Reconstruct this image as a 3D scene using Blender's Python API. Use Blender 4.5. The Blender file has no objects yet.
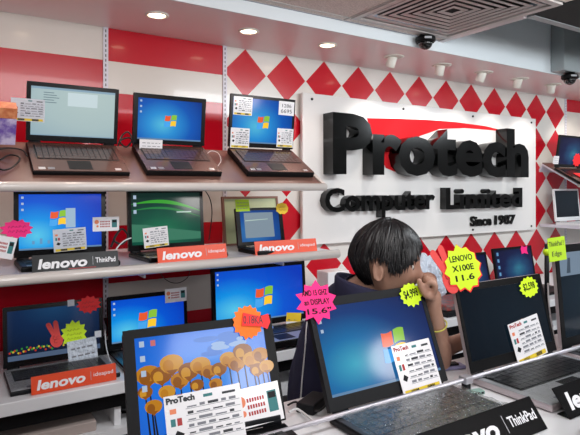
import bpy, bmesh, math, random
from mathutils import Vector, Matrix
from mathutils.bvhtree import BVHTree
from mathutils import noise
random.seed(7)
SC = bpy.context.scene
COL = SC.collection
PI = math.pi
EYE = 1.5                       # camera height above floor
F = 543.0                       # focal length in pixels of a 580 px wide frame
ALPHA = math.radians(57.43)     # angle between view axis and the back wall direction
HY = 188.0                      # horizon row
FWD = Vector((math.cos(ALPHA), math.sin(ALPHA), 0)); RGT = Vector((math.sin(ALPHA), -math.cos(ALPHA), 0))

def ray(px, py):
    return FWD + RGT*((px-290)/F) + Vector((0, 0, (HY-py)/F))
def at(px, py, Y):              # point on the plane at distance Y in front of the camera, towards the back wall
    d = ray(px, py); return Vector((0, 0, EYE)) + d*(Y/d.y)
def deep(px, py, Z):            # point at depth Z
    return Vector((0, 0, EYE)) + ray(px, py)*Z
def V(x, y, z): return Vector((x, y, z))
def srgb(r, g, b):
    return tuple(((c/255)/12.92 if c/255 <= .04045 else ((c/255+.055)/1.055)**2.4) for c in (r, g, b))

# ------------------------------------------------------------ materials
MATS = {}
def mat(name, col, rough=.5, metal=0, coat=0, emis=0, bump=None, spec=.5, alpha=1, noise=None):
    if name in MATS: return MATS[name]
    m = bpy.data.materials.new(name); m.use_nodes = True
    nt = m.node_tree; b = nt.nodes['Principled BSDF']
    c = srgb(*col)
    b.inputs['Base Color'].default_value = (*c, 1)
    b.inputs['Roughness'].default_value = rough
    b.inputs['Metallic'].default_value = metal
    b.inputs['Coat Weight'].default_value = coat
    b.inputs['Coat Roughness'].default_value = .05
    b.inputs['Specular IOR Level'].default_value = spec
    b.inputs['Alpha'].default_value = alpha
    if emis:
        b.inputs['Emission Color'].default_value = (*c, 1); b.inputs['Emission Strength'].default_value = emis
    if bump or noise:
        tc = nt.nodes.new('ShaderNodeTexCoord')
        no = nt.nodes.new('ShaderNodeTexNoise'); no.inputs['Scale'].default_value = (bump or noise)[0]
        no.inputs['Detail'].default_value = 4
        nt.links.new(tc.outputs['Object'], no.inputs['Vector'])
        if bump:
            bp = nt.nodes.new('ShaderNodeBump'); bp.inputs['Strength'].default_value = bump[1]; bp.inputs['Distance'].default_value = bump[2]
            nt.links.new(no.outputs['Fac'], bp.inputs['Height']); nt.links.new(bp.outputs['Normal'], b.inputs['Normal'])
        if noise:
            mx = nt.nodes.new('ShaderNodeMix'); mx.data_type = 'RGBA'
            mx.inputs[6].default_value = (*c, 1); mx.inputs[7].default_value = (*srgb(*noise[1]), 1)
            rp = nt.nodes.new('ShaderNodeMapRange'); rp.inputs[1].default_value = .4; rp.inputs[2].default_value = .6
            nt.links.new(no.outputs['Fac'], rp.inputs[0]); nt.links.new(rp.outputs[0], mx.inputs[0])
            nt.links.new(mx.outputs[2], b.inputs['Base Color'])
    MATS[name] = m; return m
def emi(name, col, s=1.0):      # lit pixels of a display
    if name in MATS: return MATS[name]
    m = mat(name, col, rough=.12, emis=s, spec=.2)
    m.node_tree.nodes['Principled BSDF'].inputs['Base Color'].default_value = (.002, .002, .003, 1)
    return m

WHITE_P = mat('white gloss panel', (216, 210, 202), .25, coat=.25)
RED_P = mat('red gloss panel', (190, 10, 34), .25, coat=.25, spec=.4)
SOFFIT = mat('satin painted soffit', (238, 220, 220), .32)
FASCIA = mat('pale blue painted edge', (226, 234, 238), .4)
BEAMGREY = mat('grey painted duct', (150, 158, 160), .4)
BEAMDARK = mat('dark green grey ceiling panel', (24, 32, 31), .6, spec=.2)
WHITE_L = mat('white laminate', (232, 232, 234), .3, coat=.2)
SHELF_W = mat('white shelf laminate', (216, 214, 224), .35, coat=.2)
NOSE = mat('shelf nosing', (206, 198, 192), .25, coat=.4)
BROWN = mat('brown shelf laminate', (112, 78, 68), .3, coat=.4)
BLACK = mat('black plastic', (9, 9, 11), .45, spec=.2)
BLACKG = mat('glossy black plastic', (8, 8, 10), .2, coat=0, spec=.3)
DKGREY = mat('charcoal plastic', (24, 25, 28), .45, spec=.2)
DECKB = mat('brown black laptop deck', (104, 74, 66), .26, metal=.3, coat=.4)
DECKG = mat('dark grey laptop deck', (66, 68, 74), .35, metal=.4)
SILVER = mat('silver plastic', (186, 188, 192), .3, metal=.5)
PINKSIL = mat('warm silver plastic', (196, 184, 186), .3, metal=.4)
KEYS = mat('black keys', (24, 24, 27), .3)
KEYSB = mat('brown keys', (78, 56, 52), .25, coat=.6)
METAL = mat('brushed steel', (205, 203, 210), .38, metal=.7)
GRILLE = mat('grey metal louvre', (188, 180, 176), .4, metal=.2)
LETTER = mat('glossy black letter', (5, 6, 6), .16, coat=0, spec=.35)
PAPER = mat('white card', (236, 234, 236), .3, coat=.3)
PAPERB = mat('pale blue card', (206, 210, 218), .25, coat=.5)
INK = mat('dark print', (40, 42, 48), .5)
INKG = mat('grey print', (120, 122, 130), .5)
INKR = mat('red print', (170, 40, 40), .5)
INKO = mat('orange print', (232, 132, 90), .5)
TEAL = mat('teal print', (44, 120, 122), .5)
YELBAR = mat('yellow print', (226, 196, 40), .5)
LIME = mat('fluorescent lime paper', (206, 240, 20), .6)
LIMEG = mat('fluorescent green paper', (176, 214, 30), .6)
PINK = mat('fluorescent pink paper', (255, 28, 130), .6)
REDF = mat('fluorescent red paper', (255, 40, 44), .6)
REDH = mat('red printed hand', (222, 66, 62), .6)
ORANGEF = mat('fluorescent orange paper', (255, 120, 10), .6)
YELLOWF = mat('yellow paper', (240, 200, 40), .6)
ORANGE = mat('orange gloss plate', (226, 72, 28), .35, coat=.1)
BLACKPL = mat('black gloss plate', (8, 8, 10), .25, coat=0, spec=.3)
WTXT = mat('white lettering', (235, 235, 238), .4)
GREYTXT = mat('grey lettering', (170, 172, 176), .4)
SKIN = mat('skin', (180, 140, 120), .5, noise=(14, (168, 126, 106)))
HAIR = mat('black hair', (15, 14, 16), .32, bump=(60, .3, .002))
NAVY = mat('navy cloth', (34, 34, 62), .85, bump=(300, .3, .001))
TROUSER = mat('dark trouser cloth', (32, 32, 38), .9)
RUBBER = mat('cable rubber', (18, 18, 20), .45)
WCABLE = mat('white cable', (225, 225, 225), .4)
FLOORM = mat('grey floor tile', (120, 116, 112), .3)
WALLO = mat('off white wall', (196, 196, 198), .6)
SMOKE = mat('smoked camera dome', (6, 6, 8), .06, coat=1)
LAMPG = mat('lamp white', (238, 236, 226), .4)

def math_node(nt, op, a, b=None):
    n = nt.nodes.new('ShaderNodeMath'); n.operation = op
    for i, v in enumerate((a, b)):
        if v is None: continue
        if isinstance(v, (int, float)): n.inputs[i].default_value = v
        else: nt.links.new(v, n.inputs[i])
    return n.outputs[0]

def film():
    m = bpy.data.materials.new('wrinkled clear film'); m.use_nodes = True; nt = m.node_tree; nt.nodes.clear()
    o = nt.nodes.new('ShaderNodeOutputMaterial'); mx = nt.nodes.new('ShaderNodeMixShader')
    tr = nt.nodes.new('ShaderNodeBsdfTransparent'); gl = nt.nodes.new('ShaderNodeBsdfGlossy'); gl.inputs['Roughness'].default_value = .2; gl.inputs['Color'].default_value = (.6, .62, .62, 1)
    tc = nt.nodes.new('ShaderNodeTexCoord'); no = nt.nodes.new('ShaderNodeTexNoise'); no.inputs['Scale'].default_value = 70; no.inputs['Detail'].default_value = 3
    no.inputs['Distortion'].default_value = 1.2
    bp = nt.nodes.new('ShaderNodeBump'); bp.inputs['Strength'].default_value = 1; bp.inputs['Distance'].default_value = .006
    fr = nt.nodes.new('ShaderNodeFresnel'); fr.inputs['IOR'].default_value = 1.3
    L = nt.links.new
    L(tc.outputs['Object'], no.inputs['Vector']); L(no.outputs['Fac'], bp.inputs['Height']); L(bp.outputs['Normal'], gl.inputs['Normal']); L(bp.outputs['Normal'], fr.inputs['Normal'])
    L(math_node(nt, 'MULTIPLY', fr.outputs[0], .6), mx.inputs[0]); L(tr.outputs[0], mx.inputs[1]); L(gl.outputs[0], mx.inputs[2]); L(mx.outputs[0], o.inputs[0])
    return m
FILM = film()

def diamonds():
    m = mat('red and white diamond panel', (255, 255, 255), .22, coat=.35); nt = m.node_tree; b = nt.nodes['Principled BSDF']
    tc = nt.nodes.new('ShaderNodeTexCoord'); sp = nt.nodes.new('ShaderNodeSeparateXYZ'); nt.links.new(tc.outputs['Object'], sp.inputs[0])
    px, pz = .2525, .258
    u = math_node(nt, 'DIVIDE', math_node(nt, 'ADD', sp.outputs[0], 20*px - 1.3215), px)
    v = math_node(nt, 'DIVIDE', math_node(nt, 'ADD', sp.outputs[2], 20*pz - (EYE+.594)), pz)
    du = math_node(nt, 'ABSOLUTE', math_node(nt, 'SUBTRACT', u, math_node(nt, 'ROUND', u)))
    dv = math_node(nt, 'ABSOLUTE', math_node(nt, 'SUBTRACT', v, math_node(nt, 'ROUND', v)))
    s = math_node(nt, 'ADD', du, dv)
    r = math_node(nt, 'LESS_THAN', s, .49)
    mx = nt.nodes.new('ShaderNodeMix'); mx.data_type = 'RGBA'; nt.links.new(r, mx.inputs[0])
    mx.inputs[6].default_value = (*srgb(226, 222, 216), 1); mx.inputs[7].default_value = (*srgb(196, 12, 34), 1)
    nt.links.new(mx.outputs[2], b.inputs['Base Color']); return m
DIAM = diamonds()

def tilemat():
    m = mat('mineral ceiling tile', (236, 220, 212), .85, bump=(160, .4, .002), noise=(240, (214, 198, 190))); nt = m.node_tree
    return m
TILE = tilemat()

def screen_mat(name, stops, centre=(.42, .42), stretch=1.3, s=1.0, noise=0):
    """radial wallpaper gradient in the display's own 0..1 space"""
    if name in MATS: return MATS[name]
    m = mat(name, (4, 4, 6), .1, spec=.25); nt = m.node_tree; b = nt.nodes['Principled BSDF']
    tc = nt.nodes.new('ShaderNodeTexCoord'); sp = nt.nodes.new('ShaderNodeSeparateXYZ'); nt.links.new(tc.outputs['Generated'], sp.inputs[0])
    dx = math_node(nt, 'MULTIPLY', math_node(nt, 'SUBTRACT', sp.outputs[0], centre[0]), stretch)
    dz = math_node(nt, 'SUBTRACT', sp.outputs[2], centre[1])
    d = math_node(nt, 'SQRT', math_node(nt, 'ADD', math_node(nt, 'MULTIPLY', dx, dx), math_node(nt, 'MULTIPLY', dz, dz)))
    if noise:
        no = nt.nodes.new('ShaderNodeTexNoise'); no.inputs['Scale'].default_value = 5; nt.links.new(tc.outputs['Generated'], no.inputs['Vector'])
        d = math_node(nt, 'ADD', d, math_node(nt, 'MULTIPLY', math_node(nt, 'SUBTRACT', no.outputs['Fac'], .5), noise))
    cr = nt.nodes.new('ShaderNodeValToRGB'); nt.links.new(d, cr.inputs[0])
    e = cr.color_ramp.elements
    while len(e) < len(stops): e.new(.5)
    for i, (p, c) in enumerate(stops): e[i].position = p; e[i].color = (*srgb(*c), 1)
    nt.links.new(cr.outputs[0], b.inputs['Emission Color']); b.inputs['Emission Strength'].default_value = s
    return m
WIN7 = [(0, (88, 196, 232)), (.28, (44, 150, 222)), (.6, (16, 92, 190)), (1, (8, 52, 140))]
S_WIN = screen_mat('blue glow wallpaper', WIN7, (.38, .38), s=.8)
S_WIN2 = screen_mat('bright blue glow wallpaper', [(0, (90, 205, 240)), (.3, (20, 150, 235)), (.62, (10, 88, 215)), (1, (12, 60, 190))], (.2, .25), 1.1, .85)
S_WIN3 = screen_mat('dim blue glow wallpaper', [(0, (70, 180, 210)), (.3, (36, 120, 180)), (.6, (30, 66, 130)), (1, (34, 40, 88))], (.25, .3), 1.1, .75)
S_PALE = screen_mat('pale document screen', [(0, (188, 208, 206)), (.6, (178, 200, 202)), (1, (160, 186, 196))], (.7, .8), 1, .8)
S_GREEN = screen_mat('dark green wallpaper', [(0, (34, 120, 84)), (.35, (20, 84, 66)), (.65, (18, 50, 44)), (1, (30, 36, 34))], (.45, .25), .8, .8, .15)
S_DARK = screen_mat('switched off dark screen', [(0, (22, 40, 54)), (.6, (18, 32, 44)), (1, (14, 22, 32))], (.6, .6), 1, .5)  # panel is off; its faint blue glow is painted in as emission
S_NIGHT = screen_mat('night blue wallpaper', [(0, (30, 70, 110)), (.4, (22, 46, 84)), (1, (14, 26, 50))], (.5, 1), 1, .7)
S_SKY = screen_mat('deep blue sky wallpaper', [(0, (52, 140, 232)), (.5, (24, 112, 222)), (1, (16, 84, 196))], (.6, .5), 1, .85, .1)
S_NET = screen_mat('blue netbook desktop', [(0, (60, 130, 190)), (.5, (30, 84, 160)), (1, (20, 50, 120))], (.3, .3), 1, .8)
S_SPACE = screen_mat('violet blue wallpaper', [(0, (60, 140, 170)), (.25, (36, 84, 130)), (.5, (24, 34, 84)), (1, (20, 18, 50))], (.6, .4), 1.2, .6, .2)
S_D = screen_mat('blue black screen', [(0, (26, 50, 66)), (.6, (14, 30, 44)), (1, (10, 18, 28))], (.3, .5), 1, .5)

# ------------------------------------------------------------ mesh helpers
class MB:
    def __init__(s): s.bm = bmesh.new(); s.mats = []
    def mi(s, m):
        if m not in s.mats: s.mats.append(m)
        return s.mats.index(m)
    def _set(s, faces, m):
        i = s.mi(m)
        for f in faces: f.material_index = i
    def box(s, a, b, m, bev=0, M=None, seg=2):
        a, b = Vector(a), Vector(b); c = (a+b)/2; d = b-a
        before = set(s.bm.faces)
        r = bmesh.ops.create_cube(s.bm, size=1)
        vs = r['verts']
        for v in vs: v.co = Vector((v.co.x*d.x, v.co.y*d.y, v.co.z*d.z)) + c
        if bev:
            es = list({e for v in vs for e in v.link_edges})
            bmesh.ops.bevel(s.bm, geom=es, offset=bev, segments=seg, profile=.5, affect='EDGES')
        nf = [f for f in s.bm.faces if f not in before]
        s._set(nf, m)
        if M is not None:
            for v in {v for f in nf for v in f.verts}: v.co = M @ v.co
        return nf
    def rbox(s, x0, x1, z0, z1, y0, y1, r, m, n=5, which=(1, 1, 1, 1)):
        """slab in the XZ plane with rounded corners, thickness y0..y1"""
        pts = []
        for k, (cx, cz, a0) in enumerate(((x1-r, z1-r, 0), (x0+r, z1-r, 90), (x0+r, z0+r, 180), (x1-r, z0+r, 270))):
            if which[k] and r > 0:
                for i in range(n+1):
                    a = math.radians(a0+90*i/n); pts.append((cx+r*math.cos(a), cz+r*math.sin(a)))
            else:
                pts.append(((x1, x0, x0, x1)[k], (z1, z1, z0, z0)[k]))
        return s.prism([(p[0], p[1]) for p in pts], y0, y1, m)
    def prism(s, pts, y0, y1, m, M=None):
        """outline in XZ, between y0 (front) and y1 (back)"""
        T = M or Matrix()
        A = [s.bm.verts.new(T @ Vector((p[0], y0, p[1]))) for p in pts]
        B = [s.bm.verts.new(T @ Vector((p[0], y1, p[1]))) for p in pts]
        fs = [s.bm.faces.new(A), s.bm.faces.new(list(reversed(B)))]
        n = len(pts)
        for i in range(n): fs.append(s.bm.faces.new([A[i], B[i], B[(i+1) % n], A[(i+1) % n]]))
        s._set(fs, m); return fs
    def poly(s, pts, y, m):
        vs = [s.bm.verts.new(Vector((p[0], y, p[1]))) for p in pts]
        f = s.bm.faces.new(vs); s._set([f], m); return f
    def face3(s, pts, m):
        f = s.bm.faces.new([s.bm.verts.new(Vector(p)) for p in pts]); s._set([f], m)
    def tube(s, pts, r, m, n=8, cap=True):
        pts = [Vector(p) for p in pts]; rings = []
        rs = r if isinstance(r, (list, tuple)) else [r]*len(pts)
        up = None
        for i, p in enumerate(pts):
            t = (pts[min(i+1, len(pts)-1)] - pts[max(i-1, 0)]).normalized()
            if up is None:
                up = Vector((0, 0, 1)) if abs(t.z) < .9 else Vector((1, 0, 0))
            a = t.cross(up).normalized(); up = a.cross(t).normalized()
            rings.append([s.bm.verts.new(p + (a*math.cos(2*PI*k/n) + up*math.sin(2*PI*k/n))*rs[i]) for k in range(n)])
        fs = []
        for i in range(len(rings)-1):
            for k in range(n):
                fs.append(s.bm.faces.new([rings[i][k], rings[i][(k+1) % n], rings[i+1][(k+1) % n], rings[i+1][k]]))
        if cap: fs.append(s.bm.faces.new(rings[0])); fs.append(s.bm.faces.new(list(reversed(rings[-1]))))
        for f in fs: f.smooth = True
        s._set(fs, m)
    def lathe(s, prof, m, n=24, c=(0, 0, 0)):
        rings = []; c = Vector(c)
        for (r, z) in prof:
            rings.append([s.bm.verts.new(c+Vector((r*math.cos(2*PI*k/n), r*math.sin(2*PI*k/n), z))) for k in range(n)])
        fs = []
        for i in range(len(rings)-1):
            for k in range(n): fs.append(s.bm.faces.new([rings[i][k], rings[i][(k+1) % n], rings[i+1][(k+1) % n], rings[i+1][k]]))
        fs.append(s.bm.faces.new(rings[0])); fs.append(s.bm.faces.new(rings[-1]))
        for f in fs[:-2]: f.smooth = True
        s._set(fs, m)
    def build(s, name, parent=None, M=None, smooth=False):
        me = bpy.data.meshes.new(name)
        bmesh.ops.recalc_face_normals(s.bm, faces=s.bm.faces)
        if smooth:
            for f in s.bm.faces: f.smooth = True
        s.bm.to_mesh(me); s.bm.free()
        for m in s.mats: me.materials.append(m)
        o = bpy.data.objects.new(name, me); COL.objects.link(o)
        if parent: o.parent = parent
        if M is not None: o.matrix_local = M
        return o
def one(name, m, parent, fn, M=None, smooth=False):
    b = MB(); fn(b); return b.build(name, parent, M, smooth)
def tag(o, label=None, cat=None, group=None, kind=None):
    if label: o['label'] = label
    if cat: o['category'] = cat
    if group: o['group'] = group
    if kind: o['kind'] = kind
    return o
def struct(b, name):
    o = b.build(name); o['kind'] = 'structure'; return o
def empty(name, M, label, cat, group=None):
    o = bpy.data.objects.new(name, None); COL.objects.link(o); o.empty_display_size = .05
    o.matrix_world = M; return tag(o, label, cat, group)
def smoothpath(pts, k=6):
    pts = [Vector(p) for p in pts]; out = []
    for i in range(len(pts)-1):
        p0 = pts[max(i-1, 0)]; p1 = pts[i]; p2 = pts[i+1]; p3 = pts[min(i+2, len(pts)-1)]
        for j in range(k):
            t = j/k
            out.append(.5*((2*p1) + (-p0+p2)*t + (2*p0-5*p1+4*p2-p3)*t*t + (-p0+3*p1-3*p2+p3)*t**3))
    out.append(pts[-1]); return out

def text_mesh(body, bold=0.0, ext=0.0, shear=0.0, bevel=0.0, space=1.0, line=1.0):
    cu = bpy.data.curves.new('t', 'FONT'); cu.body = body; cu.offset = bold; cu.extrude = ext; cu.shear = shear
    cu.bevel_depth = bevel; cu.space_character = space; cu.space_line = line; cu.align_x = 'LEFT'; cu.resolution_u = 3
    o = bpy.data.objects.new('t', cu); COL.objects.link(o)
    dg = bpy.context.evaluated_depsgraph_get(); me = bpy.data.meshes.new_from_object(o.evaluated_get(dg))
    bpy.data.objects.remove(o); bpy.data.curves.remove(cu); return me
def lettering(body, x0, x1, z0, z1, y, m, parent, name='lettering', bold=0.0, shear=0.0, depth=.0004, keep=False, rot=0, **kw):
    """text fitted to a box in the parent's XZ plane, facing -y, back face at y"""
    me = text_mesh(body, bold, .5, shear, **kw)
    xs = [v.co.x for v in me.vertices]; ys = [v.co.y for v in me.vertices]; zs = [v.co.z for v in me.vertices]
    ax, bx, ay, by, az, bz = min(xs), max(xs), min(ys), max(ys), min(zs), max(zs)
    sx = (x1-x0)/(bx-ax); sz = (z1-z0)/(by-ay)
    if keep: sx = sz = min(sx, sz)
    R = Matrix.Rotation(math.radians(rot), 4, 'Y'); c = Vector(((x0+x1)/2, 0, (z0+z1)/2))
    for v in me.vertices:
        p = Vector(((v.co.x-ax)*sx+x0, y-depth*(v.co.z-az)/(bz-az), (v.co.y-ay)*sz+z0))
        v.co = R @ (p-c) + c
    me.materials.clear(); me.materials.append(m)
    me.name = name; o = bpy.data.objects.new(name, me); COL.objects.link(o)
    if parent: o.parent = parent
    return o

# ------------------------------------------------------------ room
XL, XR = -1.6, 5.6
SOF = EYE+.72; TIL = EYE+.775
# back wall: slatwall panels with bands, then diamonds
b = MB()
def band(x0, x1, zs, mats):
    for i, m in enumerate(mats):
        b.face3([(x0, 2.5, EYE+zs[i+1]), (x1, 2.5, EYE+zs[i+1]), (x1, 2.5, EYE+zs[i]), (x0, 2.5, EYE+zs[i])], m)
band(XL, .614, [.9, .574, .1, -.26, -1.5], [WHITE_P, RED_P, WHITE_P, RED_P])
band(.614, 1.203, [.9, .572, .43, .1, -.17, -.43, -.60, -1.5], [RED_P, WHITE_P, RED_P, WHITE_P, RED_P, WHITE_P, RED_P])
band(1.203, 4.236, [.9, -1.5], [DIAM])
band(4.236, XR, [.9, .62, .1, -.3, -1.5], [RED_P, WHITE_P, RED_P, WHITE_P])
struct(b, 'wall_back')
for i, x in enumerate((.614, 1.203, 4.236)):
    b = MB(); b.box((x-.011, 2.494, EYE-1.5), (x+.011, 2.4995, SOF), SHELF_W)
    for k in range(60):
        z = EYE-.6+k*.022; b.box((x-.002, 2.4935, z), (x+.002, 2.4945, z+.012), BLACK)
    struct(b, 'trim_%d' % (i+1))
b = MB(); b.box((XL, -2.6, -.05), (XR, 2.5, 0), FLOORM); struct(b, 'floor')
b = MB(); b.box((XL-.05, -2.6, 0), (XL, 2.5, 3), WALLO); struct(b, 'wall_left')
b = MB(); b.box((XR, -2.6, 0), (XR+.05, 2.5, 3), WALLO); struct(b, 'wall_right')
b = MB(); b.box((XL, -2.65, 0), (XR, -2.6, 3), WALLO); struct(b, 'wall_front')
# ceiling: soffit along the wall, tile field, recess, dark panel, high ceiling
b = MB(); b.box((XL, 2.0, SOF), (XR, 2.5, SOF+.02), SOFFIT); struct(b, 'ceiling_soffit')
b = MB()
b.box((XL, 1.992, SOF-.001), (2.235, 1.9995, TIL), FASCIA)
b.box((2.235, 1.992, SOF-.001), (XR, 1.9995, EYE+1.2), FASCIA)
struct(b, 'trim_4')
b = MB()
gx = [XL, -.84, -.24, .36, .96, 1.56, 2.2]; gy = [.9, 1.3, 1.94, 1.99]
for i in range(len(gx)-1):
    for j in range(len(gy)-1):
        if gx[i] == 1.56 and gy[j] == 1.3: continue
        b.box((gx[i]+.004, gy[j]+.004, TIL+.002), (gx[i+1]-.004, gy[j+1]-.004, TIL+.02), TILE)
b.box((XL, .9, TIL+.012), (1.55, 1.99, TIL+.03), DKGREY)
struct(b, 'ceiling')
b = MB()
for x in gx[1:-1]: b.box((x-.003, .9, TIL-.001), (x+.003, 1.99, TIL+.006), GRILLE)
for y in gy[1:-1]: b.box((XL, y-.003, TIL-.001), (1.56, y+.003, TIL+.006), GRILLE)
b.box((2.2, 1.5, TIL-.004), (2.235, 1.992, TIL+.06), PINKSIL)
struct(b, 'trim_5')
b = MB()
b.box((2.235, 1.5, TIL), (2.245, 1.992, EYE+1.2), BEAMGREY); b.box((2.235, 1.46, EYE+1.2), (XR, 2.0, EYE+1.22), BEAMGREY)
b.box((2.235, 1.462, TIL-.002), (XR, 1.5, EYE+1.2), BEAMGREY)
struct(b, 'ceiling_recess')
b = MB(); b.box((2.2, .9, TIL+.0), (XR, 1.46, TIL+.02), BEAMDARK); struct(b, 'ceiling_dark')
b = MB(); b.box((XL, -2.6, EYE+1.1), (XR, .9, EYE+1.12), WALLO); b.box((XL, .89, TIL), (XR, .9, EYE+1.1), WALLO); struct(b, 'ceiling_main')
b = MB(); b.box((3.21, 1.9, EYE+.725), (XR, 1.99, EYE+1.19), BEAMGREY, .006); struct(b, 'trim_6')

# diffuser
t = empty('air_vent', Matrix.Translation((1.88, 1.62, TIL)), 'square grey louvred air diffuser set in the tiled ceiling', 'air vent')
b = MB(); b.box((-.31, -.31, .04), (.31, .31, .05), BLACK); b.build('backing', t)
b = MB()
for a, c in (((-.315, -.315), (.315, -.285)), ((-.315, .285), (.315, .315)), ((-.315, -.285), (-.285, .285)), ((.285, -.285), (.315, .285))):
    b.box((*a, -.006), (*c, .006), GRILLE, .001)
b.build('frame', t)
for k in range(7):
    r = .27-k*.037; b = MB()
    for q in range(4):
        M = Matrix.Rotation(q*PI/2, 4, 'Z')
        v = [(-r, -r, .0), (r, -r, .0), (r-.021, -r+.021, .002), (-r+.021, -r+.021, .002)]
        vs = [M @ Vector(p) for p in v]; b.face3(vs, GRILLE); b.face3([p+Vector((0, 0, -.0015)) for p in vs][::-1], GRILLE)
    b.build('louvre', t)

# dome cameras
def dome(px, X, Y, ztop, label):
    t = empty('security_camera', Matrix.Translation((X, Y, ztop)), label, 'security camera', 'dome cameras')
    b = MB(); b.lathe([(.03, 0), (.03, -.012), (.048, -.013), (.05, -.018), (.05, -.034), (.044, -.04)], BLACK); b.build('housing', t)
    b = MB(); b.lathe([(.0365*math.cos(a)+.0005, -.04-.036*math.sin(a)) for a in [i*PI/2/8 for i in range(9)]], SMOKE); b.build('dome', t)
    b = MB(); b.rbox(-.018, .018, -.031, -.02, -.0515, -.049, .002, GREYTXT); b.build('badge', t, Matrix.Rotation(-.55, 4, 'Z'))
c = at(424, 39, 1.955); dome(0, c.x, 1.945, TIL, 'black dome security camera below the edge of the tiled ceiling')
c = at(569, 67, 1.94); dome(0, c.x, 1.935, EYE+.725, 'black dome security camera under the grey duct at the far right')

# downlights
def recessed(X, label):
    t = empty('downlight', Matrix.Translation((X, 2.2, SOF)), label, 'ceiling light', 'recessed downlights in the soffit')
    b = MB(); b.lathe([(.048, 0), (.05, -.004), (.038, -.006), (.036, -.001)], LAMPG); b.build('rim', t)
    b = MB(); b.lathe([(.0355, -.003), (.02, -.0055), (.001, -.006)], emi('warm lamp glass', (255, 226, 190), 9)); b.build('bulb', t)
def spot(X, Y, aim, power, size=70, col=(1, .86, .76), blend=.6, z=None):
    l = bpy.data.lights.new('spot', 'SPOT'); l.energy = power; l.spot_size = math.radians(size); l.spot_blend = blend; l.color = col; l.shadow_soft_size = .04
    o = bpy.data.objects.new('spot_lamp', l); COL.objects.link(o); o.location = (X, Y, (z or SOF)-.035)
    o.rotation_euler = (Vector(aim)-o.location).to_track_quat('-Z', 'Y').to_euler()
fixed = [(-.55, 'x'), (-.12, 'x'), (.31, 'x'), (.749, 'glowing recessed downlight above the second laptop of the top shelf'), (1.18, 'glowing recessed downlight above the two left red diamonds'),
         (1.628, 'glowing recessed downlight just left of the grey air vent')]
for X, lab in fixed:
    if lab == 'x': lab = 'recessed downlight of the soffit outside the left of the view'
    recessed(X, lab); spot(X, 2.2, (X, 2.16, EYE), 5.2, 105, (1, .8, .69))
places = ['below the left corner of the air vent', 'right of the first dome camera', 'third of the five swivel spots counting from the left', 'fourth of the five swivel spots counting from the left', 'next to the dome camera at the far right']
for k, X in enumerate((2.08, 2.46, 2.836, 3.2, 3.576)):
    t = empty('spotlight', Matrix.Translation((X, 2.2, SOF)), 'white swivel ceiling spotlight '+places[k], 'ceiling spotlight', 'swivel spotlights over the sign')
    b = MB(); b.lathe([(.055, 0), (.057, -.003), (.04, -.006), (.038, -.002)], LAMPG); b.build('rim', t)
    M = Matrix.Translation((0, .01, -.006)) @ Matrix.Rotation(math.radians((4, -8, 6, -12, -25)[k]), 4, 'Y') @ Matrix.Rotation(math.radians(22), 4, 'X')
    b = MB(); b.lathe([(.024, .01), (.0265, 0), (.0265, -.05), (.0235, -.052), (.022, -.046)], LAMPG); b.build('lamp_head', t, M)
    b = MB(); b.lathe([(.0215, -.047), (.001, -.0475)], emi('spot lens', (255, 240, 215), 4)); b.build('lens', t, M)
    spot(X, 2.14, (X+.05, 2.5, EYE+.05), 6.5, 85, (1, .93, .86), z=SOF-.06)
spot(4.1, 2.1, (4.3, 2.4, EYE+.1), 9, 95, (1, .9, .82)); spot(4.7, 2.1, (4.7, 2.4, EYE+.1), 7, 95, (1, .9, .82))

# ------------------------------------------------------------ sign
t = empty('shop_sign', Matrix.Translation((0, 2.47, EYE)), 'large white board sign with thick black Protech Computer Limited letters and red swoosh', 'sign')
SX0, SX1 = 1.652, 3.775
b = MB(); b.box((SX0, -.012, -.314), (SX1, .012, .522), WHITE_P if False else mat('white acrylic board', (232, 230, 228), .12, coat=.8), .003); b.build('board', t)
for x in (SX0+.06, SX0+.75, SX0+1.4, SX1-.06):
    for z in (-.285, .49):
        b = MB(); b.tube([(x, -.0125, z), (x, -.018, z)], .007, BLACK, 10); b.build('screw', t)
def S(px, py, Y=2.455): p = at(px, py, Y); return (p.x, p.z-EYE)
top = [S(367, 118), S(395, 118.5), S(425, 119.5), S(455, 122), S(485, 126), S(512, 132.5)]
bot = [S(490, 130), S(465, 128), S(440, 129), S(420, 136), S(405, 150), S(396, 172), S(386, 168), S(376, 145)]
b = MB(); b.prism(top+bot, -.0145, -.0125, mat('red swoosh vinyl', (206, 24, 34), .6, spec=.2)); b.build('swoosh', t)
lettering('Protech', 1.79, 3.55, .072, .415, -.013, LETTER, t, 'large_lettering', bold=.035, depth=.09)
lettering('Computer', 1.765, 2.63, -.175, .0, -.013, LETTER, t, 'medium_lettering', bold=.03, depth=.05)
lettering('Limited', 2.73, 3.535, -.14, .002, -.013, LETTER, t, 'medium_lettering', bold=.03, depth=.05)
lettering('Since', 3.02, 3.24, -.262, -.192, -.013, LETTER, t, 'small_lettering', bold=.03, depth=.012)
lettering('1987', 3.28, 3.51, -.262, -.192, -.013, LETTER, t, 'small_lettering', bold=.03, depth=.012)

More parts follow.
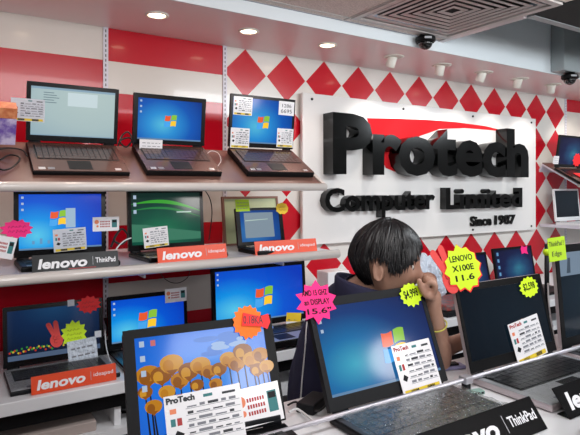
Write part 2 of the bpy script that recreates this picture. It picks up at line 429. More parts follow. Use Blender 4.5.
# ------------------------------------------------------------ shelves and counters
TH = math.radians(30)
def slant_shelf(x0, x1, label, Yb=2.235, Yf=1.97, dz=0):
    M = Matrix.Translation((0, 2.2, EYE+.15+dz)) @ Matrix.Rotation(TH, 4, 'X')
    t = empty('display_shelf', M, label, 'shelf'); L = (2.2-Yf)/math.cos(TH); Bk = (Yb-2.2)/math.cos(TH)
    b = MB(); b.box((x0, -L, -.008), (x1, Bk, .0), BROWN); b.build('shelf_top', t)
    b = MB(); b.box((x0, -L, -.02), (x1, Bk, -.0085), SHELF_W); b.box((x1-.004, -L, -.0075), (x1+.012, Bk, .006), NOSE); b.build('shelf_board', t)
    b = MB(); b.tube([(x0, -L-.012, -.008), (x1+.012, -L-.012, -.008)], .017, NOSE, 14); b.build('nosing', t)
    b = MB(); b.box((x0, Bk-.01, -.15), (x1, Bk, -.021), SHELF_W); b.build('rear_lip', t)
    return t
slant_shelf(XL+.02, 1.43, 'slanted brown topped display shelf carrying the top row of three laptops')
slant_shelf(3.88, XR-.02, 'slanted display shelf right of the sign, upper one at the far right', Yb=2.47, Yf=2.19, dz=-.11)
def flat_shelf(x0, x1, Yf, label, z=-.275, Yb=2.48):
    t = empty('display_shelf', Matrix.Translation((0, Yf, EYE+z)), label, 'shelf')
    b = MB(); b.box((x0, .01, -.022), (x1, Yb-Yf, 0), SHELF_W, .002); b.build('shelf_board', t)
    b = MB(); b.tube([(x0, 0, -.011), (x1+.004, 0, -.011)], .0185, NOSE, 14); b.build('nosing', t)
    for x in (.614, 1.203, 4.236):
        if x0 < x < x1:
            b = MB(); b.box((x-.003, .05, -.05), (x+.003, Yb-Yf, -.0225), SHELF_W); b.build('bracket', t)
flat_shelf(XL+.02, 1.45, 1.885, 'flat white shelf with rounded front carrying the middle row of laptops')
flat_shelf(3.86, XR-.02, 2.0, 'flat white shelf at the far right carrying the white laptop')
# wall counter
CZ = EYE-.66
t = empty('wall_counter', Matrix.Translation((0, 1.87, CZ)), 'long white worktop along the back wall carrying the lower row of laptops', 'counter')
b = MB(); b.box((XL+.02, 0, -.042), (XR-.02, .61, 0), WHITE_L, .003); b.build('worktop', t)
b = MB(); b.box((XL+.02, .015, -.19), (XR-.02, .6, -.165), WHITE_L); b.build('lower_shelf', t)
for x in (-.7, .5, 1.3, 2.36, 3.6):
    b = MB(); b.box((x, .043, -.164), (x+.022, .57, -.0425), WHITE_L); b.build('divider', t)
b = MB(); b.box((XL+.02, .56, -.84), (XR-.02, .58, -.1905), BLACK)
b.box((XL+.02, .575, -.164), (XR-.02, .59, -.0425), BLACK)
b.build('back_panel', t)
b = MB(); b.box((XL+.02, .03, -.095), (XR-.02, .042, -.0425), BLACK); b.build('shade_strip', t)  # black strip added to stand in for the shade under the worktop
b = MB(); b.box((XL+.02, .05, -.84), (XR-.02, .07, -.191), DKGREY); b.build('front_panel', t)
# front counter
FZ = EYE-.533
t = empty('front_counter', Matrix.Translation((0, 1.15, FZ)), 'white display counter carrying the large front row of laptops', 'counter')
b = MB(); b.box((-.8, -.62, -.03), (3.6, 0, 0), WHITE_L, .003); b.build('worktop', t)
b = MB(); b.box((-.78, -.6, -.967), (3.58, -.58, -.031), WHITE_L); b.box((-.78, -.1, -.967), (3.58, -.08, -.031), WHITE_L); b.build('cabinet', t)
b = MB(); b.tube([(.1, -.19, .027), (3.5, -.19, .027)], .0058, METAL, 10); b.build('security_rod', t)
for x in (1.165, 2.09):
    b = MB(); b.box((x-.014, -.204, .018), (x+.014, -.177, .037), METAL, .003); b.box((x-.008, -.2, .0), (x+.008, -.182, .018), DKGREY, .001); b.build('rod_clip', t)

# ------------------------------------------------------------ laptops
def flag(b, cx, cz, s, y):
    """four waving coloured panes"""
    cols = [(emi('logo red', (236, 92, 48), .9), -1, 1), (emi('logo green', (140, 196, 60), .9), 1, 1), (emi('logo blue', (70, 160, 230), 1.0), -1, -1), (emi('logo yellow', (250, 200, 50), .95), 1, -1)]
    for m, ix, iz in cols:
        up = []; dn = []
        for k in range(7):
            t = k/6; x = ix*(.06+.94*t); w = .13*math.sin(x*2.6)
            up.append((cx+s*x, cz+s*((1 if iz > 0 else -.08)*.92+w)))
            dn.append((cx+s*x, cz+s*((.08 if iz > 0 else -1)*.92+w)))
        b.poly([(p[0]+(p[1]-cz)*.12, p[1]) for p in (up+dn[::-1])], y, m)

def laptop(label, x0, x1, Y, z, h, tilt=10, slant=0, yaw=0, depth=None, thick=.018, shell=BLACK, bezel=BLACKG, deck=None, keys=KEYS, screen=S_WIN, pic=None, round_=.008, margins=(.014, .016, .022), group=None, cat='laptop', film=False, flagpos=None, side=None):
    w = x1-x0; depth = depth or w*.66; deck = deck or shell
    root = Matrix.Translation((( x0+x1)/2, Y, EYE+z)) @ Matrix.Rotation(math.radians(yaw), 4, 'Z') @ Matrix.Rotation(math.radians(slant), 4, 'X')
    t = empty('laptop', root, label, cat, group or 'laptops on display')
    W = w/2
    b = MB(); b.box((-W, -depth, -thick), (W, 0, -.002), shell, .004)
    b.box((-W+.003, -depth+.003, -.0019), (W-.003, -.003, 0), deck)
    b.build('base', t)
    b = MB(); kx0, kx1 = -W+.025, W-.025; n = 14; rows = 5; ky1 = -.03; ky0 = ky1-depth*.46
    b.box((kx0-.004, ky0-.004, .0), (kx1+.004, ky1+.004, .0006), KEYS)
    for r in range(rows):
        for k in range(n):
            kw = (kx1-kx0)/n; kh = (ky1-ky0)/rows
            if r == 0 and 4 <= k <= 8:
                if k != 4: continue
                b.box((kx0+k*kw+.001, ky0+r*kh+.001, .0006), (kx0+9*kw-.001, ky0+(r+1)*kh-.001, .003), keys); continue
            b.box((kx0+k*kw+.001, ky0+r*kh+.001, .0006), (kx0+(k+1)*kw-.001, ky0+(r+1)*kh-.001, .003), keys)
    b.build('keyboard', t)
    b = MB(); b.box((-.045, -depth+.015, 0), (.035, ky0-.012, .0008), DKGREY, .0003); b.build('touchpad', t)
    for sx, cm_ in ((-W+.03, SILVER), (-W+.06, INKG), (W-.04, SILVER)):
        b = MB(); b.box((sx-.011, -depth+.012, 0), (sx+.011, -depth+.028, .0005), cm_, .0002); b.build('palm_rest_sticker', t)
    # lid
    ML = Matrix.Translation((0, -.004, .006)) @ Matrix.Rotation(math.radians(-tilt-slant), 4, 'X')
    lt = .011
    b = MB(); b.rbox(-W, W, 0, h, 0, lt, round_, shell, which=(1, 1, 0, 0)); b.build('lid', t, ML)
    ms, mt, mb_ = margins
    b = MB(); mm = side or bezel
    b.rbox(-W, -W+ms, .001, h-.001, -.003, -.0002, 0, mm); b.rbox(W-ms, W, .001, h-.001, -.003, -.0002, 0, mm)
    b.rbox(-W+ms, W-ms, h-mt, h-.001, -.003, -.0002, 0, bezel); b.rbox(-W+ms, W-ms, .001, mb_, -.003, -.0002, 0, bezel)
    bo = b.build('bezel', t, ML)
    sx0, sx1, sz0, sz1 = -W+ms, W-ms, mb_, h-mt
    b = MB(); b.box((sx0+.0002, -.0016, sz0+.0002), (sx1-.0002, -.0002, sz1-.0002), screen); so = b.build('screen', t, ML)
    if screen in (S_WIN, S_WIN2, S_WIN3) or flagpos:
        fx, fz, fs = flagpos or (.5, .48, .15)
        b = MB(); flag(b, sx0+(sx1-sx0)*fx, sz0+(sz1-sz0)*fz, (sz1-sz0)*fs, -.0019); b.build('screen_logo', so)
        b = MB(); ic = emi('desktop icon', (190, 210, 235), .7)
        b.poly([(sx0, sz0), (sx1, sz0), (sx1, sz0+.006), (sx0, sz0+.006)], -.0018, emi('task bar', (110, 150, 190), .7))
        for k in range(3): b.poly([(sx0+.008, sz1-.016-.022*k), (sx0+.016, sz1-.016-.022*k), (sx0+.016, sz1-.008-.022*k), (sx0+.008, sz1-.008-.022*k)], -.0018, ic)
        b.build('desktop_icons', so)
    if pic:
        b = MB(); pic(b, sx0, sx1, sz0, sz1); b.build('screen_image', so)
    # hinges
    for sx in (-1, 1):
        b = MB(); b.tube([(sx*W*.82-.02, .002, .001), (sx*W*.82+.02, .002, .001)], .006, DKGREY, 8); b.build('hinge', t)
    if film:
        b = MB(); nx, ny = 26, 16; g = []
        for i in range(nx+1):
            g.append([b.bm.verts.new((-W+.004+(w-.008)*i/nx, -depth+.002+(depth-.03)*j/ny, .0075+random.uniform(-.002, .003))) for j in range(ny+1)])
        for i in range(nx):
            for j in range(ny): b._set([b.bm.faces.new([g[i][j], g[i+1][j], g[i+1][j+1], g[i][j+1]])], FILM)
        b.build('protective_film', t, smooth=True)
    return dict(t=t, M=root @ ML, W=W, h=h, R=root, depth=depth)

def hit(M, px, py, off=-.004):
    """where the sight line meets the plane of a lid, in the lid's own coordinates"""
    Mi = M.inverted(); o = Mi @ Vector((0, 0, EYE)); d = Mi.to_3x3() @ ray(px, py)
    k = (off-o.y)/d.y; p = o+d*k; return p

# --- screen pictures
def pic_doc(b, x0, x1, z0, z1):
    w, h = x1-x0, z1-z0
    b.poly([(x0, z1-.008), (x1, z1-.008), (x1, z1), (x0, z1)], -.0018, emi('toolbar', (150, 180, 200), .75))
    b.poly([(x0+.42*w, z1-.36*h), (x0+.78*w, z1-.36*h), (x0+.78*w, z1-.08*h), (x0+.42*w, z1-.08*h)], -.0018, emi('white window', (205, 222, 226), .85))
    for k in range(5):
        b.poly([(x0+.14*w, z1-(.12+.05*k)*h), (x0+(.26+.03*(k % 3))*w, z1-(.12+.05*k)*h), (x0+(.26+.03*(k % 3))*w, z1-(.105+.05*k)*h), (x0+.14*w, z1-(.105+.05*k)*h)], -.0018, emi('grey text line', (120, 140, 150), .7))
    b.poly([(x0, z0), (x1, z0), (x1, z0+.004), (x0, z0+.004)], -.0018, emi('toolbar', (150, 180, 200), .75))
def pic_green(b, x0, x1, z0, z1):
    w, h = x1-x0, z1-z0
    for j, (c, dz, th) in enumerate((((70, 190, 60), .74, .05), ((50, 150, 80), .62, .03))):
        up = []; dn = []
        for k in range(15):
            t = k/14; z = dz+.12*math.sin(t*2.8+.3)-.12*t
            up.append((x0+w*t, z0+h*(z+th*math.sin(t*PI)+.004))); dn.append((x0+w*t, z0+h*(z-th*.3*math.sin(t*PI)-.002)))
        b.poly(up+dn[::-1], -.0018-.0001*j, emi('green ribbon %d' % j, c, .6))
    b.poly([(x0, z0+.06*h), (x0+w, z0+.06*h), (x0+w, z0+.2*h), (x0+.5*w, z0+.3*h), (x0+.2*w, z0+.38*h), (x0, z0+.4*h)], -.0019, emi('pale green hill', (76, 150, 120), .55))
    b.poly([(x0+.64*w, z0+.6*h), (x0+.86*w, z0+.6*h), (x0+.86*w, z0+.625*h), (x0+.64*w, z0+.625*h)], -.002, emi('white screen text', (190, 215, 205), .8))
    for k in range(3): b.poly([(x0+.03*w, z1-(.12+.14*k)*h), (x0+.07*w, z1-(.12+.14*k)*h), (x0+.07*w, z1-(.05+.14*k)*h), (x0+.03*w, z1-(.05+.14*k)*h)], -.002, emi('desktop icon', (190, 210, 235), .7))
def pic_flowers_small(b, x0, x1, z0, z1):
    w, h = x1-x0, z1-z0
    b.poly([(x0, z0), (x1, z0), (x1, z0+.1*h), (x0, z0+.1*h)], -.0018, emi('grey blue water', (90, 110, 140), .6))
    rnd = random.Random(3)
    for k in range(34):
        x = x0+w*(.02+.6*k/34); z = z0+h*(.14+rnd.random()*.1); r = .004
        m = emi('small bloom %d' % (k % 3), [(200, 60, 40), (60, 150, 60), (214, 190, 60)][k % 3], .6)
        b.poly([(x+r*math.cos(a*PI/3), z+r*math.sin(a*PI/3)) for a in range(6)], -.002-.00002*k, m)
def pic_tulips(b, x0, x1, z0, z1):
    w, h = x1-x0, z1-z0; rnd = random.Random(11)
    def blob(cx, cz, rx, rz, y, m, n=14, top=.2):
        b.poly([(cx+rx*math.cos(2*PI*i/n), cz+rz*math.sin(2*PI*i/n)*(1 if math.sin(2*PI*i/n) < 0 else 1-top)) for i in range(n)], y, m)
    cl = emi('white cloud', (150, 180, 225), .8); cl2 = emi('faint cloud', (70, 125, 215), .8)
    for k in range(10): blob(x0+w*(.48+rnd.random()*.5), z0+h*(.74+rnd.random()*.2), .014+rnd.random()*.02, .006+rnd.random()*.008, -.00175-.00001*k, cl2)
    for k in range(7): blob(x0+w*(.6+rnd.random()*.2), z0+h*(.76+rnd.random()*.12), .008+rnd.random()*.01, .004+rnd.random()*.004, -.0019-.00001*k, cl)
    st = emi('dark stem', (26, 24, 30), .4)
    fl = [(.08, .62, .05), (.17, .60, .045), (.25, .7, .05), (.30, .52, .04), (.37, .6, .045), (.46, .64, .045), (.52, .56, .035), (.60, .57, .035), (.68, .66, .04), (.74, .6, .04), (.80, .72, .045), (.87, .62, .045), (.94, .66, .04), (.9, .5, .035), (.2, .42, .035), (.1, .3, .035), (.05, .45, .03), (.98, .52, .035), (.56, .42, .03), (.42, .44, .03)]
    ms = [emi('amber petals', (206, 136, 26), .7), emi('deep amber petals', (168, 98, 16), .6), emi('light amber petals', (222, 158, 44), .7)]
    for k, (u, v, r) in enumerate(fl):
        cx, cz = x0+w*u, z0+h*v; R = r*w*1.05
        b.poly([(cx-.0012, cz-R*.5), (cx+.0012, cz-R*.5), (cx+.002+w*.015, z0), (cx-.002+w*.015, z0)], -.0020-.00002*k, st)
    for k, (u, v, r) in enumerate(fl):
        cx, cz = x0+w*u, z0+h*v; R = r*w*1.75
        blob(cx, cz, R, R*.85, -.0026-.00003*k, ms[k % 3])
        blob(cx-R*.3, cz-R*.2, R*.45, R*.6, -.0026-.00003*k-.00001, ms[(k+1) % 3])
        b.poly([(cx-R*.5, cz-R*.55), (cx+R*.5, cz-R*.55), (cx, cz-R*1.05)], -.0026-.00003*k-.00002, ms[1])
    for k in range(4): b.poly([(x0+.03*w, z1-(.1+.15*k)*h), (x0+.065*w, z1-(.1+.15*k)*h), (x0+.065*w, z1-(.04+.15*k)*h), (x0+.03*w, z1-(.04+.15*k)*h)], -.0036, emi('desktop icon', (190, 210, 235), .7))
    b.poly([(x0+.11*w, z1-.1*h), (x0+.145*w, z1-.1*h), (x0+.145*w, z1-.04*h), (x0+.11*w, z1-.04*h)], -.0036, emi('red icon', (220, 120, 120), .7))
def pic_net(b, x0, x1, z0, z1):
    w, h = x1-x0, z1-z0
    b.poly([(x0+.1*w, z0+.12*h), (x0+.84*w, z0+.12*h), (x0+.84*w, z0+.93*h), (x0+.1*w, z0+.93*h)], -.0018, emi('grey window', (140, 158, 172), .75))
    b.poly([(x0+.12*w, z0+.66*h), (x0+.7*w, z0+.70*h), (x0+.7*w, z0+.72*h), (x0+.12*w, z0+.69*h)], -.002, emi('white screen text', (190, 215, 205), .8))
def pic_start(b, x0, x1, z0, z1):
    w, h = x1-x0, z1-z0
    b.poly([(x0+.55*w, z0+.38*h), (x0+.67*w, z0+.38*h), (x0+.67*w, z0+.74*h), (x0+.55*w, z0+.74*h)], -.0022, emi('pale gadget', (170, 200, 225), .75))
    for k in range(5):
        cx = x0+w*(.15+.09*k); b.poly([(cx, z0+.1*h), (cx+.03*w, z0+.1*h), (cx+.03*w, z0+(.16+.04*(k % 2))*h), (cx, z0+(.16+.04*(k % 2))*h)], -.0022, emi('faint icon', (110, 170, 220), .7))
def pic_edge(b, x0, x1, z0, z1):
    w, h = x1-x0, z1-z0
    b.poly([(x0, z0+.72*h), (x1, z0+.72*h), (x1, z1), (x0, z1)], -.0018, emi('pale blue grey picture', (130, 150, 170), .7))
    b.poly([(x0+.1*w, z0+.75*h), (x0+.16*w, z0+.75*h), (x0+.17*w, z0+.93*h), (x0+.13*w, z0+.93*h)], -.002, emi('grey tower drawing', (80, 96, 112), .6))
def pic_space(b, x0, x1, z0, z1):
    w, h = x1-x0, z1-z0
    for k in range(4): b.poly([(x0+.05*w, z1-(.16+.2*k)*h), (x0+.1*w, z1-(.16+.2*k)*h), (x0+.1*w, z1-(.06+.2*k)*h), (x0+.05*w, z1-(.06+.2*k)*h)], -.002, emi('faint icon', (110, 170, 220), .7))

L = {}
# top, slanted shelf
ts = dict(slant=30, deck=DECKB, keys=KEYSB, shell=BLACK)
L['a1'] = laptop('black laptop with a pale document on its screen, left on the top shelf', .255, .583, 2.2, .171, .216, -8, depth=.225, screen=S_PALE, pic=pic_doc, round_=.012, bezel=BLACKG, **ts)
L['a2'] = laptop('square cornered black laptop with blue desktop, middle of the top shelf', .645, .957, 2.2, .179, .203, -6, thick=.024, depth=.225, screen=S_WIN, round_=.003, margins=(.018, .018, .018), **ts)
L['a3'] = laptop('black laptop with blue desktop behind four white tags, right end of the top shelf', 1.075, 1.415, 2.2, .1825, .236, -6, thick=.027, depth=.225, screen=S_WIN, round_=.004, margins=(.012, .014, .02), **ts)
# middle shelf
L['b1'] = laptop('black laptop with bright blue desktop behind the black plate on the middle shelf', .213, .533, 2.17, -.257, .25, 2, depth=.215, screen=S_WIN2, pic=pic_start, round_=.003, margins=(.016, .022, .026), flagpos=(.46, .56, .14))
L['b2'] = laptop('black laptop with green wallpaper on the middle shelf', .618, .95, 2.17, -.257, .248, 4, yaw=4, depth=.215, shell=BLACKG, screen=S_GREEN, pic=pic_green, round_=.012)
L['b3'] = laptop('small black netbook in front of the brown frame on the middle shelf', 1.07, 1.315, 2.1, -.257, .165, 10, yaw=3, depth=.165, screen=S_NET, pic=pic_net, round_=.005, margins=(.02, .012, .016))
# wall counter
L['c1'] = laptop('laptop with a dark flower wallpaper behind the orange plate on the lower worktop', .178, .522, 2.15, -.642, .212, 9, depth=.235, shell=DKGREY, bezel=BLACKG, deck=SILVER, screen=S_NIGHT, pic=pic_flowers_small, round_=.008, film=True)
L['c2'] = laptop('black laptop with blue desktop between the flower screen laptop and the widest one', .545, .875, 2.18, -.642, .205, 5, depth=.235, shell=BLACKG, screen=S_WIN2, flagpos=(.48, .46, .22), round_=.008)
L['c3'] = laptop('widest black laptop with blue desktop behind the orange starburst', .955, 1.43, 2.1, -.615, .272, 4, depth=.24, thick=.03, shell=BLACKG, deck=SILVER, screen=S_WIN2, flagpos=(.53, .44, .19), round_=.006, margins=(.016, .02, .026))
L['r0'] = laptop('laptop with violet wallpaper behind the red hand starburst on the far worktop', 2.5, 2.91, 2.2, -.642, .235, 12, depth=.25, screen=S_SPACE, pic=pic_space)
L['r1'] = laptop('laptop with violet blue wallpaper and a pink note on the far worktop', 2.97, 3.38, 2.2, -.642, .25, 10, depth=.25, screen=S_SPACE, pic=pic_space)
# far right shelves
L['s1'] = laptop('dark laptop with a red starburst on the far right slanted shelf', 3.86, 4.22, 2.36, .155, .24, -8, slant=30, depth=.235, deck=DECKB, screen=S_SPACE, round_=.006)
L['s2'] = laptop('white laptop on the far right flat shelf', 3.87, 4.2, 2.36, -.257, .245, 5, depth=.235, shell=WHITE_L, bezel=WHITE_L, deck=WHITE_L, keys=WHITE_L, screen=S_DARK, round_=.012, margins=(.012, .014, .03))
# front counter
L['f1'] = laptop('black laptop with amber flower wallpaper, front left', .295, .622, 1.01, -.505, .226, 21, yaw=-6, depth=.21, shell=BLACK, bezel=BLACK, screen=S_SKY, pic=pic_tulips, round_=.012, margins=(.022, .018, .018))
L['f2'] = laptop('large dark laptop with blue desktop and a pink starburst in front of the seated person', .733, 1.118, .985, -.513, .256, 22, depth=.238, shell=DKGREY, bezel=DKGREY, deck=DECKG, screen=S_WIN3, flagpos=(.62, .42, .19), round_=.004, margins=(.014, .022, .03), film=True)
L['f3'] = laptop('large laptop with a switched off dark screen and warm silver edge on the front counter', 1.21, 1.612, .985, -.513, .24, 14, depth=.238, shell=PINKSIL, bezel=BLACK, deck=SILVER, screen=S_DARK, round_=.008, margins=(.012, .02, .03), film=True)
L['f4'] = laptop('tallest laptop at the right edge of the front counter with a lime note', 1.645, 2.05, .985, -.513, .325, 5, depth=.238, shell=PINKSIL, bezel=BLACK, deck=DECKG, screen=S_D, pic=pic_edge, round_=.006, margins=(.02, .026, .03), film=True)
# pipe hinge of the first laptop
lf = L['f1']
b = MB(); b.tube([(-.13, .004, .012), (.15, .004, .012)], .013, DKGREY, 14); b.build('hinge_barrel', lf['t'])

# ------------------------------------------------------------ tags, stickers, plates
def place(Lk, px, py, off=-.0045, rot=0):
    M = L[Lk]['M']; p = hit(M, px, py, off)
    return M @ Matrix.Translation(p) @ Matrix.Rotation(math.radians(rot), 4, 'Y')
def scale_at(M): # px per metre at a placed matrix
    p = M.translation-Vector((0, 0, EYE)); return F/p.dot(FWD)
def burst(name, M, rx, rz, n, m, label, cat, lines=None, ink=BLACK, jag=.78, group=None, seed=1, tr=0, edge=None, bold=.02, marks=0):
    rnd = random.Random(seed); b = MB(); pts = []
    for k in range(2*n):
        a = 2*PI*k/(2*n)+.1; r = 1+rnd.uniform(-.05, .05) if k % 2 == 0 else jag+rnd.uniform(-.03, .03)
        pts.append((rx*r*math.cos(a), rz*r*math.sin(a)))
    b.prism(pts, -.0004, .0004, m)
    o = b.build(name, None, M); tag(o, label, cat, group or 'starburst price labels')
    if edge:
        b = MB(); b.prism([(p[0]*1.05+.002, p[1]*1.05-.002) for p in pts], .0006, .0012, edge); b.build('printed_edge', o)
    if marks:
        q = MB(); rr = random.Random(seed+40)
        for i in range(marks):
            zc = rz*(.45-.9*(i+.5)/marks*1.0); x = -rx*.5
            while x < rx*.45:
                l = rx*rr.uniform(.1, .22); hh_ = rz*.5/marks
                q.tube([(x, -.0007, zc-hh_*rr.uniform(.2, .6)), (x+l*.5, -.0007, zc+hh_*rr.uniform(.3, .6)), (x+l, -.0007, zc-hh_*rr.uniform(0, .5))], .0006, ink, 4)
                x += l+rx*.07
        q.build('handwriting', o)
    if lines:
        n_ = len(lines); H = rz*1.25
        for i, s in enumerate(lines):
            z1 = H/2-H*i/n_; wd = rx*.62*min(1, .35+len(s)*.12)
            lettering(s, -wd, wd, z1-H/n_*.78, z1-H/n_*.15, -.0005, ink, o, rot=tr, bold=bold)
    return o
def card(M, w, h, label, style='spec', m=PAPER, group=None, name='price_card', cat='price card'):
    """printed card centred on M, facing the viewer"""
    b = MB(); b.prism([(-w/2, -h/2), (w/2, -h/2), (w/2, h/2), (-w/2, h/2)], -.0004, .0004, m)
    o = b.build(name, None, M); tag(o, label, cat, group or ('sticky notes' if name == 'sticky_note' else 'printed cards on the laptops'))
    p = MB(); y = -.0006
    def bar(u0, v0, u1, v1, mm): p.poly([(-w/2+w*u0, -h/2+h*v0), (-w/2+w*u1, -h/2+h*v0), (-w/2+w*u1, -h/2+h*v1), (-w/2+w*u0, -h/2+h*v1)], y, mm)
    rnd = random.Random(int(w*1e4+h*1e3))
    if style == 'spec':
        bar(.05, .02, .95, .125, YELBAR)
        for u in (.2, .62): bar(u, .03, u+.2, .115, INK)
        bar(.06, .70, .14, .78, INKO); bar(.06, .5, .12, .62, TEAL); bar(.14, .5, .2, .62, INKR); 
        p.poly([(-w/2+w*.08, -h/2+h*.33), (-w/2+w*.16, -h/2+h*.28), (-w/2+w*.22, -h/2+h*.36), (-w/2+w*.13, -h/2+h*.43)], y, DKGREY)
        for r in range(6):
            v = .76-r*.105; u = .28
            while u < .9:
                l = rnd.uniform(.06, .18); bar(u, v, min(u+l, .94), v+rnd.choice((.022, .045)), rnd.choice((INKG, INKG, INKG, INK))); u += l+.04
            p.poly([(-w/2+w*.26, -h/2+h*(v-.02)), (w/2*.95, -h/2+h*(v-.02)), (w/2*.95, -h/2+h*(v-.012)), (-w/2+w*.26, -h/2+h*(v-.012))], y, INKG)
        bar(.5, .88, .62, .93, TEAL); bar(.75, .87, .93, .91, INK)
    elif style == 'photo':
        for (cu, cv, r, mm) in ((.15, .66, .15, INKO), (.18, .36, .08, INKO)):
            p.poly([(-w/2+w*cu+h*r*math.cos(2*PI*i/16), -h/2+h*cv+h*r*math.sin(2*PI*i/16)) for i in range(16)], y, mm)
        for r in range(3):
            v = .62-r*.17
            for k in range(7): bar(.28+k*.055, v, .28+k*.055+.038, v+.1, INKR)
        bar(.72, .25, .92, .8, TEAL); p.poly([(-w/2+w*.74, -h/2+h*.6), (-w/2+w*.9, -h/2+h*.6), (-w/2+w*.9, -h/2+h*.76), (-w/2+w*.74, -h/2+h*.76)], y-.0001, DKGREY)
    elif style == 'note':
        for r in range(3):
            v = .7-r*.25; u = .12
            while u < .85:
                l = rnd.uniform(.08, .2); bar(u, v, min(u+l, .9), v+.05, INKG); u += l+.06
    p.build('print', o)
    return o
def protech(o, w, h, big=False):
    lettering('ProTech', -w*.44, -w*.1, h*.36, h*.46, -.0005, INK, o, 'heading', bold=.03)

# top shelf tags
card(place('a1', 28, 110), .112, .082, 'white specification card stuck out past the left edge of the pale screen', 'spec', m=PAPERB)
card(place('a2', 151, 146, -.03), .095, .052, 'rounded white note at the foot of the middle laptop of the top shelf', 'note')
card(place('a3', 243, 106), .095, .082, 'upper left specification card on the right laptop of the top shelf', 'spec')
card(place('a3', 240, 138), .095, .09, 'lower left specification card on the right laptop of the top shelf', 'spec')
card(place('a3', 285, 138), .09, .088, 'lower right specification card on the right laptop of the top shelf', 'spec')
o = card(place('a3', 286.5, 108.5), .085, .065, 'handwritten white tag at the top right of the right top shelf laptop', 'none')
lettering('1286', -.024, .026, .004, .02, -.0005, INK, o); lettering('6695', -.03, .03, -.022, -.004, -.0005, INK, o)
# middle shelf
burst('starburst_label', place('b1', 17, 229, -.02), .055, .036, 11, PINK, 'pink starburst price label at the left end of the middle shelf', 'price label', seed=3, marks=2)
card(place('b1', 3, 247, -.07, rot=14), .075, .075, 'white card with teal picture at the left end of the middle shelf', 'photo')
card(place('b1', 70, 239.5, -.035, rot=-3), .115, .083, 'glossy specification card below the logo of the black plate laptop', 'spec', m=PAPERB)
card(place('b1', 106, 224, -.006), .1, .055, 'white promotional card clipped to the right edge of the bright blue screen', 'photo')
card(place('b2', 156, 237, -.025, rot=-4), .105, .08, 'specification card in front of the green wallpaper', 'spec')
o = card(place('b3', 242.5, 205.5, -.006), .07, .052, 'lime sticky note on the top left corner of the netbook', 'note', m=LIMEG, name='sticky_note', cat='sticky note')
burst('starburst_label', place('b3', 282, 208.5, -.006), .036, .028, 9, YELLOWF, 'yellow rounded label on the top right corner of the netbook', 'price label', ink=INKR, jag=.9, marks=2)
# lower row
for px, py, lb in ((71, 303, 'small pale tape tab on the top edge of the flower screen laptop'), (98, 334, 'small pale tape tab on the right edge of the flower screen laptop')):
    b = MB(); b.prism([(-.012, -.012), (.012, -.012), (.012, .012), (-.012, .012)], -.0003, .0003, PAPERB); tag(b.build('tape_tab', None, place('c1', px, py, -.004)), lb, 'tape', 'tape tabs')
burst('starburst_label', place('c1', 74, 334), .048, .052, 12, LIME, 'lime starburst price label beside the red paper hand on the flower screen laptop', 'price label', marks=3)
def hand_sign(M, s, label):
    b = MB()
    def cap(x0, z0, x1, z1, r):
        d = Vector((x1-x0, z1-z0)).normalized(); nrm = Vector((-d.y, d.x)); pts = []
        a0 = math.atan2(nrm.y, nrm.x)
        for k in range(9): a = a0+PI*k/8; pts.append((x0+r*math.cos(a), z0+r*math.sin(a)))
        for k in range(9): a = a0+PI+PI*k/8; pts.append((x1+r*math.cos(a), z1+r*math.sin(a)))
        return pts
    shapes = [cap(-.1*s, .05*s, -.5*s, .85*s, .17*s), cap(.12*s, .05*s, -.02*s, .95*s, .17*s), cap(0, -.25*s, .05*s, -.4*s, .42*s), cap(.05*s, -.2*s, .3*s, -.3*s, .2*s)]
    for i, q in enumerate(shapes): b.prism(q, -.0004-.0003*i, .0004-.0003*i, REDH)
    o = b.build('hand_cutout', None, M); tag(o, label, 'paper hand')
    b = MB()
    for cx, cz in ((-.08, -.1), (.16, -.12), (.0, -.36)):
        q = [((cx+.12*math.cos(2*PI*k/20+1))*s, (cz+.12*math.sin(2*PI*k/20+1))*s) for k in range(15)]
        b.tube([(x, -.0019, z) for x, z in q], .0012 if s > .06 else .0008, INKR, 5)
    b.build('drawn_line', o)
hand_sign(place('c1', 56, 336, -.006), .05, 'red paper victory hand on the flower screen laptop')
burst('starburst_label', place('c1', 89, 304.5, -.005), .047, .034, 12, REDF, 'red starburst label on the top edge of the flower screen laptop', 'price label', marks=2, ink=INKR)
card(place('c1', 83, 354, -.008, rot=-4), .105, .11, 'crinkled pale specification card on the flower screen laptop', 'note', m=mat('crinkled plastic sleeve', (205, 214, 226), .15, coat=.8, bump=(40, 1, .02)))
card(place('c2', 176, 295, -.005), .095, .057, 'white promotional card on the top right corner of the partly hidden blue laptop', 'photo')
o = card(place('c3', 293, 326, -.008, rot=8), .08, .12, 'white card with a yellow heading at the right edge of the widest laptop', 'note')
b = MB(); b.poly([(-.04, .02), (.04, .02), (.04, .06), (-.04, .06)], -.0006, YELLOWF); b.build('heading_band', o)
